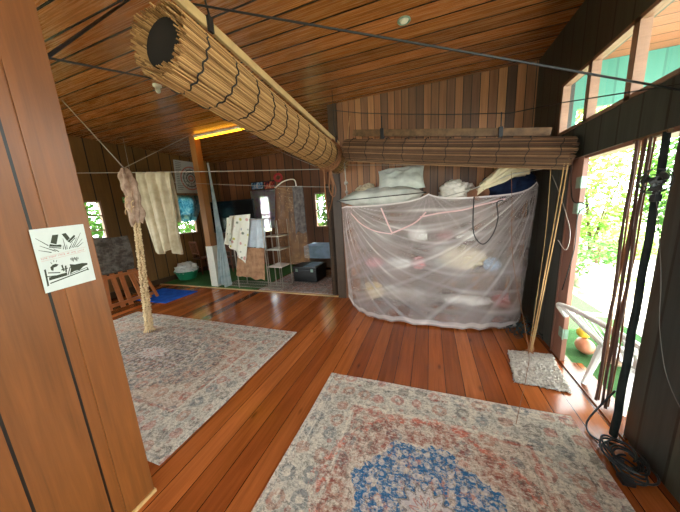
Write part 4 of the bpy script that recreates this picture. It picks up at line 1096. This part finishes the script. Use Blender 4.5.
cc = fl.ramp(fl.sep(vo.outputs['Color'])[0], [(0, rgb(196, 190, 90)), (.25, rgb(120, 130, 110)), (.5, rgb(206, 160, 150)), (.75, rgb(150, 160, 170))], 'CONSTANT')
fl.bsdf(fl.mix(fl.ramp(vo.outputs['Distance'], [(.22, (1, 1, 1, 1)), (.34, (0, 0, 0, 1))]), rgb(230, 228, 212), cc), .9); M['floral'] = fl.m
def garment(name, pxs, yd, mat, label, cat, seed, fold=.035):
    TL, TR, BR, BL = [aY(*p, yd) for p in pxs]; mb = MB()
    def fn(u, v):
        p = TL.lerp(TR, u).lerp(BL.lerp(BR, u), v)
        return p+Vector((0, -fold*(math.sin(u*15+seed+v*1.5)*(.35+v*.65)+.7*noise.noise((u*4+seed, v*3, 1)))-.03, .05*noise.noise((u*5, seed, 3))*v))
    mb.grid(fn, 36, 36, .005); o = mb.build(name, mat, smooth='full'); return tag(o, label, cat)
garment('floral_shirt', ((231, 216), (251, 214), (246, 263), (226, 240)), 4.28, 'floral', 'white floral-print shirt hung over the front of the clothes rack', 'shirt', 2)
garment('shirt_sleeve', ((228, 218), (234, 216), (232, 245), (226, 244)), 4.24, 'floral', '', '', 5)
garment('white_shirt', ((250, 218), (265, 219), (268, 249), (247, 246)), 4.40, cloth_mat('bluish_white', rgb(212, 222, 230)), 'pale blue-white shirt hanging right of the floral one', 'shirt', 4)
garment('towel', ((239, 247), (265, 248), (266, 280), (237, 275)), 4.33, fabric('brown_towel', rgb(176, 136, 104), rgb(140, 104, 78), scale=9), 'brown towel hanging low on the clothes rack under the shirts', 'towel', 9, .012)
o = bpy.data.objects['shirt_sleeve']; fs = bpy.data.objects['floral_shirt']
o.location = Vector(o['_o'])-Vector(fs['_o']); o.parent = fs; del o['label']; del o['category']; o.name = 'sleeve'
# hanging see-through mat and grey cloth
hm = thing('hanging_reed_mat', 'brown see-through reed mat hanging from a white hanger in the back room', 'reed mat', aY(293, 262, 4.75))
mb = MB(); q4 = [aY(276, 187, 4.75), aY(300, 187, 4.75), aY(310, 262, 4.75), aY(280, 265, 4.75)]
mb.grid(lambda u, v: q4[0].lerp(q4[1], u).lerp(q4[3].lerp(q4[2], u), v)+Vector((0, .03*math.sin(u*7+v), 0)), 20, 20); mb.build('reed_sheet', seethrough('brown_reed', rgb(170, 124, 76), .22, 210, 2, rgb(104, 74, 46)), hm, smooth='full')
mb = MB(); c = aY(286, 184, 4.75); mb.tube(spline([c+Vector((-.28, 0, -.06)), c+Vector((-.05, 0, .06)), c+Vector((.2, 0, .07)), c+Vector((.24, 0, -.10))], 6), .012, 6); mb.build('hanger', 'white', hm, smooth=True)
garment('grey_cloth', ((293, 186), (303, 186), (308, 232), (296, 233)), 4.30, fabric('grey_lace', rgb(116, 108, 104), rgb(78, 72, 72), scale=14), 'dark grey patterned cloth hanging just right of the white hanger', 'cloth', 3, .02)
# trunk, bed, dark reed screen
tk = thing('black_trunk', 'low black trunk on the pinkish rug in the back room', 'trunk', (-2.75, 5.25, .012))
mb = MB(); mb.box((-3.05, 4.98, .013), (-2.45, 5.55, .30), .015); mb.build('body', 'black', tk)
mb = MB(); mb.box((-3.06, 4.97, .305), (-2.44, 5.56, .38), .02); mb.build('lid', 'black', tk)
for k in (-.2, .2):
    m = MB(); m.box((-2.75+k-.03, 4.962, .26), (-2.75+k+.03, 4.974, .33), .003); m.build('latch', 'zinc', tk)
mb = MB(); mb.grid(lambda u, v: (-2.78+u*.30+.02*noise.noise((v*4, 0, 1)), 4.99+v*.5, .384+.012*abs(noise.noise((u*5, v*5, 2)))), 16, 16, .004); o = mb.build('cloth', 'cblue', smooth='full'); tag(o, 'pale blue cloth laid over the right of the black trunk', 'cloth')
bd = thing('bed', 'low bed with a bluish white cover under the far window', 'bed', (-2.4, 6.35, 0))
mb = MB(); mb.box((-3.3, 6.02, .12), (-1.55, 6.66, .36), .01); mb.build('frame', 'rackwood', bd)
for x in (-3.25, -1.6):
    for y in (6.06, 6.62):
        m = MB(); m.box((x-.03, y-.03, 0), (x+.03, y+.03, .12)); m.build('leg', 'rackwood', bd)
mb = MB(); mb.box((-3.28, 6.0, .36), (-1.56, 6.66, .72), .05); mb.build('mattress', 'cblue', bd, smooth=True)
ds_ = thing('rolled_screen', 'dark narrow rolled reed screen standing upright against the dark corner post', 'screen', (-1.73, 4.33, 0.012))
mb = MB(); rnd = random.Random(8)
for k in range(34):
    a = k*2*PI/34; r = .055*(1+.1*rnd.random()); mb.tube([(-1.73+r*math.cos(a), 4.33+r*math.sin(a), .013), (-1.735+r*math.cos(a), 4.33+r*math.sin(a), 2.1+rnd.uniform(-.02, .02))], .006, 5)
mb.tube([(-1.73, 4.33, .015), (-1.73, 4.33, 2.08)], .05, 12)
mb.build('reeds', islands('dark_reed', [(0, rgb(30, 22, 16)), (1, rgb(84, 62, 42))]), ds_)
mb = MB()
for z in (.3, .8, 1.3, 1.8): mb.tube([(-1.73+.066*math.cos(k*PI/8), 4.33+.066*math.sin(k*PI/8), z) for k in range(17)], .005, 5)
mb.build('binding', 'stitch', ds_)

# ------------------------------------------------------------------ wires across the ceiling
line('ceiling_cable', [aX(193, 4, -1.33), aX(681, 90, XR-.005)], .006, 'cable', 'black cable strung from the large blind across the room to the high windows', 'cable')
pp = [aY(330, 110, 4.17), aY(360, 113, 4.05), aY(391, 114, 3.6), aY(450, 114.5, 3.58), aY(511, 113, 3.42), aY(560, 103, 3.0), aX(681, 84, XR-.005)]
line('blind_cable', pp, .0042, 'cable', 'thin black line holding up the dark back blind by its pulleys', 'cable')
anc = Vector((XP-.02, .75, aX(50, 59, XP-.02).z))
line('ceiling_cable', [anc, aZ(131, -2, ZC-.01)], .008, 'cable', 'black cable slanting up from the orange wall to the ceiling at upper left', 'cable')
line('ceiling_cable', [anc, aX(166, 81, -1.5)], .005, 'cable', 'thin black cable from the orange wall to the open end of the large blind', 'cable')
line('blind_line', sag(aY(338, 165, 4.1), aY(580, 165, 3.1), .0, 8), .003, 'linegrey', 'thin pale line stretched under the dark back blind', 'line')
line('tie_cord', [aY(335, 172, 3.98), aY(346, 150, 4.16), aY(350, 116, 4.18)], .006, 'twine', 'short tan cord tied from the large blind up to the back wall', 'cord')
rw = thing('rope_hanger', 'white knotted rope hanging down to the left end of the grey duvet', 'rope', aY(346, 196, 3.9))
mb = MB(); mb.tube([aY(344, 160, 3.9), aY(346, 183, 3.9), aY(347, 196, 3.9)], .009, 6); mb.build('rope', 'linegrey', rw, smooth=True)
mb = MB(); mb.blob(aY(346, 183, 3.9), (.03, .03, .03), 2, .3); mb.blob(aY(346.5, 192, 3.9), (.025, .025, .025), 3, .3); mb.build('knot', 'linegrey', rw, smooth='full')
line('thin_string', [aY(437, 199, 3.55), aY(470, 190, 3.5), aY(512, 174, 3.45), aY(560, 166, 3.4)], .006, 'linegrey', 'pale string slanting over the rolled mat and the cream blanket', 'string')
line('rubber_hose', spline([aY(474, 197, 3.42), aY(473, 228, 3.36), aY(477, 240, 3.35), aY(484, 244, 3.35), aY(493, 234, 3.35), aY(498, 218, 3.36), aY(497, 203, 3.42), aY(503, 200, 3.44)], 6), .0065, 'cable', 'black hose looping down in front of the net below the rolled mat', 'hose')
# cords of the back blind at the right
tn = thing('tan_rope', 'tan rope cords falling from the right end of the dark blind to the floor', 'cord', (1.0, 3.1, 0))
mb = MB()
for k, pts in enumerate([[aY(569, 158, 3.0), aY(559, 215, 2.98), aY(545, 285, 2.95), aY(535, 335, 2.9), aZ(531, 352, .02)], [aY(565, 160, 3.02), aY(553, 230, 3.0), aY(540, 300, 2.94), aZ(530, 352, .02)], [aY(551, 166, 3.1), aY(546, 230, 3.05), aY(538, 290, 3.0), aZ(529, 351, .02)]]):
    mb.tube(spline(pts, 8), .0058 if k < 2 else .003, 6)
mb.build('strand', 'twine', tn, smooth=True)
mb = MB(); e = aZ(530, 354)
for k in range(7): mb.tube(spline([e+Vector((0, .02, .14)), e+Vector((R(-.03, .03), R(-.03, .03), .06)), e+Vector((R(-.06, .06), R(-.06, .06), .008))], 4), .006, 5)
mb.build('frayed_end', 'browncord', tn, smooth=True)
line('pull_string', spline([aY(510, 134, 3.7), aY(512, 200, 3.3), aY(513, 260, 3.0), aY(528, 345, 2.75), aY(527, 372, 2.45)+Vector((0, 0, .0)), aZ(520, 405, .02), aZ(516, 424, .02)], 8), .0022, 'browncord', 'thin dark pull string trailing past the doormat onto the rug', 'string')
line('wire_loop', spline([aX(552, 175, 1.2), aX(560, 195, 1.2), aX(570, 230, 1.2), aX(566, 250, 1.2), aX(558, 240, 1.2)], 6), .003, 'linegrey', 'thin grey wire loop hanging on the wall left of the jamb', 'wire')
line('jamb_wire', spline([aX(571, 157, 1.25), aX(572, 198, 1.25), aX(582, 203, 1.25), aX(588, 206, 1.25), aX(578, 215, 1.25), aX(574, 250, 1.25), aX(562, 290, 1.25)], 8), .0045, 'cable', 'dark wire looped over the reddish door jamb at the hinges', 'wire')
line('lintel_line', [aX(572, 160, 1.26), aX(623, 143, 1.26)], .0025, 'linegrey', 'short pale line along the dark beam above the doorway', 'line')

# ------------------------------------------------------------------ doorway things
cb_ = thing('cord_bundle', 'bundle of brown cords hanging in the doorway nearest the garden', 'cords', (1.2, 2.08, .06))
rnd = random.Random(11)
for k in range(9):
    m = MB(); y = 2.035+k*.0125; x = 1.19+rnd.uniform(-.03, .03)
    pts = [(x+.003*math.sin(i*.9+k), y+(.004*math.sin(i*.5+k*2))+(.0 if i < 14 else 0), 1.965-i*.1) for i in range(19)]
    rr = [.0042+.002*abs(math.sin(i*1.3+k)) for i in range(19)]
    if k % 3 == 0: rr = [r*1.6 for r in rr]
    m.tube(pts, rr, 6); m.build('cord', 'browncord' if k % 3 else plain('dark_brown_cord', rgb(84, 54, 42), .8), cb_, smooth=True)
for z in (1.96,):
    m = MB(); m.tube([(1.2, 1.93, z+.01), (1.2, 2.18, z+.01)], .012, 8); m.build('top_batten', 'oldrail', cb_, smooth=True)
m = MB()
def tw(u, v):
    a = u*2*PI; z = .03+(1.97-.03)*v
    r = .015+.002*math.sin(a*3+z*16)+.002*noise.noise((math.cos(a), math.sin(a), z*7))+.006*(1-v)
    return (1.2+r*math.cos(a), 1.95+r*math.sin(a), z)
m.grid(tw, 28, 120); o = m.build('furled_curtain', fabric('charcoal_cloth', rgb(44, 48, 46), rgb(20, 24, 24)), smooth='full'); tag(o, 'charcoal furled curtain hanging straight between the brown cords and the dark wall', 'curtain')
fn_ = thing('clip_fan', 'small black clip fan with a wire ring guard hung at the charcoal curtain', 'fan', aX(656, 181, 1.13)); c = aX(656, 181, 1.13)
vd_ = (CAM-c).normalized(); vd_ = Vector((-.75, -.62, -.05)).normalized(); e1 = vd_.cross(Vector((0, 0, 1))).normalized(); e2 = e1.cross(vd_)
m = MB()
for rr, o_ in ((.062, 0), (.062, .03), (.035, .034)): m.tube([c+e1*rr*math.cos(k*PI/12)+e2*rr*math.sin(k*PI/12)+vd_*o_ for k in range(25)], .0026, 5)
for k in range(4): a = k*PI/2+.5; m.tube([c+e1*.062*math.cos(a)+e2*.062*math.sin(a), c+e1*.062*math.cos(a)+e2*.062*math.sin(a)+vd_*.03, c+e1*.012*math.cos(a)+e2*.012*math.sin(a)+vd_*.036], .0014, 4)
m.build('guard', 'cable', fn_, smooth=True)
for k in range(3):
    m = MB(); a0 = k*2*PI/3+.4
    m.grid(lambda u, v: c+e1*(.012+.042*v)*math.cos(a0+(u-.5)*1.1)+e2*(.012+.042*v)*math.sin(a0+(u-.5)*1.1)+vd_*(.014+.012*(u-.5)), 8, 5, .0015); m.build('blade', 'black', fn_, smooth=True)
m = MB(); m.tube([c-vd_*.045, c+vd_*.01], .024, 14); m.tube([c-vd_*.02-e2*.02, c-vd_*.02-e2*.075], .008, 6); m.box(c-vd_*.02-e2*.09-Vector((.015, .02, .02)), c-vd_*.02-e2*.09+Vector((.015, .02, .02)), .004); m.build('motor', 'black', fn_, smooth=True)
line('fan_cord', spline([c-vd_*.03-e2*.09, (1.24, 1.96, 1.45), (1.272, 1.93, 1.15), (1.274, 1.90, .95), (1.274, 1.86, .8), (1.274, 1.78, .62), (1.274, 1.66, .5), (1.274, 1.5, .44)], 8), .002, plain('grey_cord', rgb(110, 110, 104), .6), 'thin grey cord wandering down the dark wall from the clip fan', 'cord')
cc_ = thing('cable_coil', 'tangle of black cable on the floor at the foot of the charcoal curtain', 'cable', (1.14, 1.75, 0.005)); m = MB(); rnd = random.Random(4)
for k in range(9):
    cx_, cy_ = 1.15+rnd.uniform(-.03, .03), 1.74+rnd.uniform(-.07, .07); r = rnd.uniform(.05, .085); tl_ = rnd.uniform(-.4, .4); ph = rnd.uniform(0, 6)
    m.tube([(cx_+r*math.cos(ph+a*PI/10), cy_+r*1.3*math.sin(ph+a*PI/10), .02+.012*k*.5+abs(r*tl_*math.sin(a*PI/10+k))) for a in range(19)], .006, 6)
m.tube(spline([(1.1, 1.9, .01), (1.07, 1.95, .012), (1.09, 2.02, .05), (1.16, 2.03, .2), (1.2, 2.0, .34)], 6), .006, 6)
m.build('cable', 'cable', cc_, smooth=True)
m = MB(); m.box((1.06, 1.60, .004), (1.12, 1.66, .035), .006); m.build('plug', 'black', cc_)
# dark netting at the right end of the rack
m = MB(); rnd = random.Random(21); ce = Vector((1.10, 3.50, .0))
for k in range(46):
    p = ce+Vector((rnd.uniform(-.13, .10), rnd.uniform(-.22, .22), .012)); pts = [p]
    for q_ in range(4): p = p+Vector((rnd.uniform(-.06, .06), rnd.uniform(-.08, .08), rnd.uniform(-.03, .06))); p.z = max(.01, min(.17, p.z)); p.x = min(1.26, p.x); pts.append(p)
    m.tube(spline(pts, 4), .004, 4)
o = m.build('netting_heap', plain('dark_green_netting', rgb(38, 54, 54), .8), smooth=True); tag(o, 'heap of dark tangled netting on the floor at the right end of the pink net', 'netting')
# white plastic chair in the doorway
pc_ = thing('plastic_chair', 'white plastic chair with a fanned slat back standing in the doorway, facing the garden', 'chair', (1.55, 2.48, 0))
TA = [Vector(p) for p in ((1.17, 2.80, .635), (1.20, 2.70, .655), (1.24, 2.48, .665), (1.31, 2.22, .65), (1.38, 2.10, .60))]
TB = [Vector(p) for p in ((1.44, 2.66, .34), (1.45, 2.58, .335), (1.46, 2.48, .33), (1.47, 2.34, .335), (1.47, 2.26, .34))]
tp_ = spline(TA, 6); bt_ = spline(TB, 6)
m = MB(); m.tube(spline([TA[0]+Vector((.08, .03, -.12))]+TA+[TA[-1]+Vector((.1, -.02, -.1))], 8), .021, 8); m.build('back_rim', 'plastic', pc_, smooth=True)
for k in range(0, 25, 2):
    m = MB(); A, B = tp_[k], bt_[k]; mid_ = (A+B)/2+Vector((.02, 0, -.03))
    for s0, s1 in ((A, mid_), (mid_, B)): m.bar(s0, s1, .030, .008, (1, 0, .4))
    m.build('slat', 'plastic', pc_)
m = MB(); m.grid(lambda u, v: (1.44+v*.42, 2.68-.03*v-u*(.44-.06*v), .345+.03*v-.02*math.sin(PI*v)), 12, 12, .012); m.build('seat', 'plastic', pc_, smooth=True)
for (a_, b_) in (((1.43, 2.60, .35), (1.30, 2.53, .012)), ((1.45, 2.30, .35), (1.38, 2.20, .012)), ((1.83, 2.60, .36), (1.88, 2.66, -.01)), ((1.83, 2.30, .36), (1.88, 2.26, -.01))):
    m = MB(); a_, b_ = Vector(a_), Vector(b_)
    m.tube([a_, a_.lerp(b_, .5), b_], [.034, .026, .018], 8); m.build('leg', 'plastic', pc_, smooth=True)
for y, o_ in ((2.78, .03), (2.12, -.03)):
    m = MB(); m.tube(spline([(1.26, y, .58), (1.45, y+o_, .56), (1.7, y+o_, .55), (1.86, y, .50), (1.86, y-o_*2, .37)], 6), [.018]*25, 8); m.build('armrest', 'plastic', pc_, smooth=True)
# rounded gourds on the turf
def gourd(ce, rad, col, label, seed):
    t = thing('gourd', label, 'gourd', (ce[0], ce[1], ce[2]-rad[2]), 'gourds on the porch turf')
    m = MB(); m.blob(ce, rad, seed, .06, 2, 3); m.build('fruit', plain('gourd_skin_%d' % seed, col, .45, nscale=7), t, smooth='full')
    m = MB(); m.tube([Vector(ce)+Vector((0, 0, rad[2]*.92)), Vector(ce)+Vector((.01, .01, rad[2]+.035))], .008, 6); m.build('stem', 'bark', t, smooth=True)
gourd((1.58, 3.14, .068), (.075, .11, .08), rgb(226, 156, 124), 'orange-pink gourd on the turf behind the chair, beside the jamb', 1)
gourd((1.74, 2.97, .068), (.09, .11, .08), rgb(236, 196, 170), 'pale pinkish gourd on the turf, nearest the chair leg', 2)
gourd((1.57, 3.17, .205), (.06, .06, .058), rgb(226, 190, 60), 'yellow gourd resting on top of the orange-pink one', 3)
for o in bpy.data.objects:
    if '_o' in o.keys(): del o['_o']
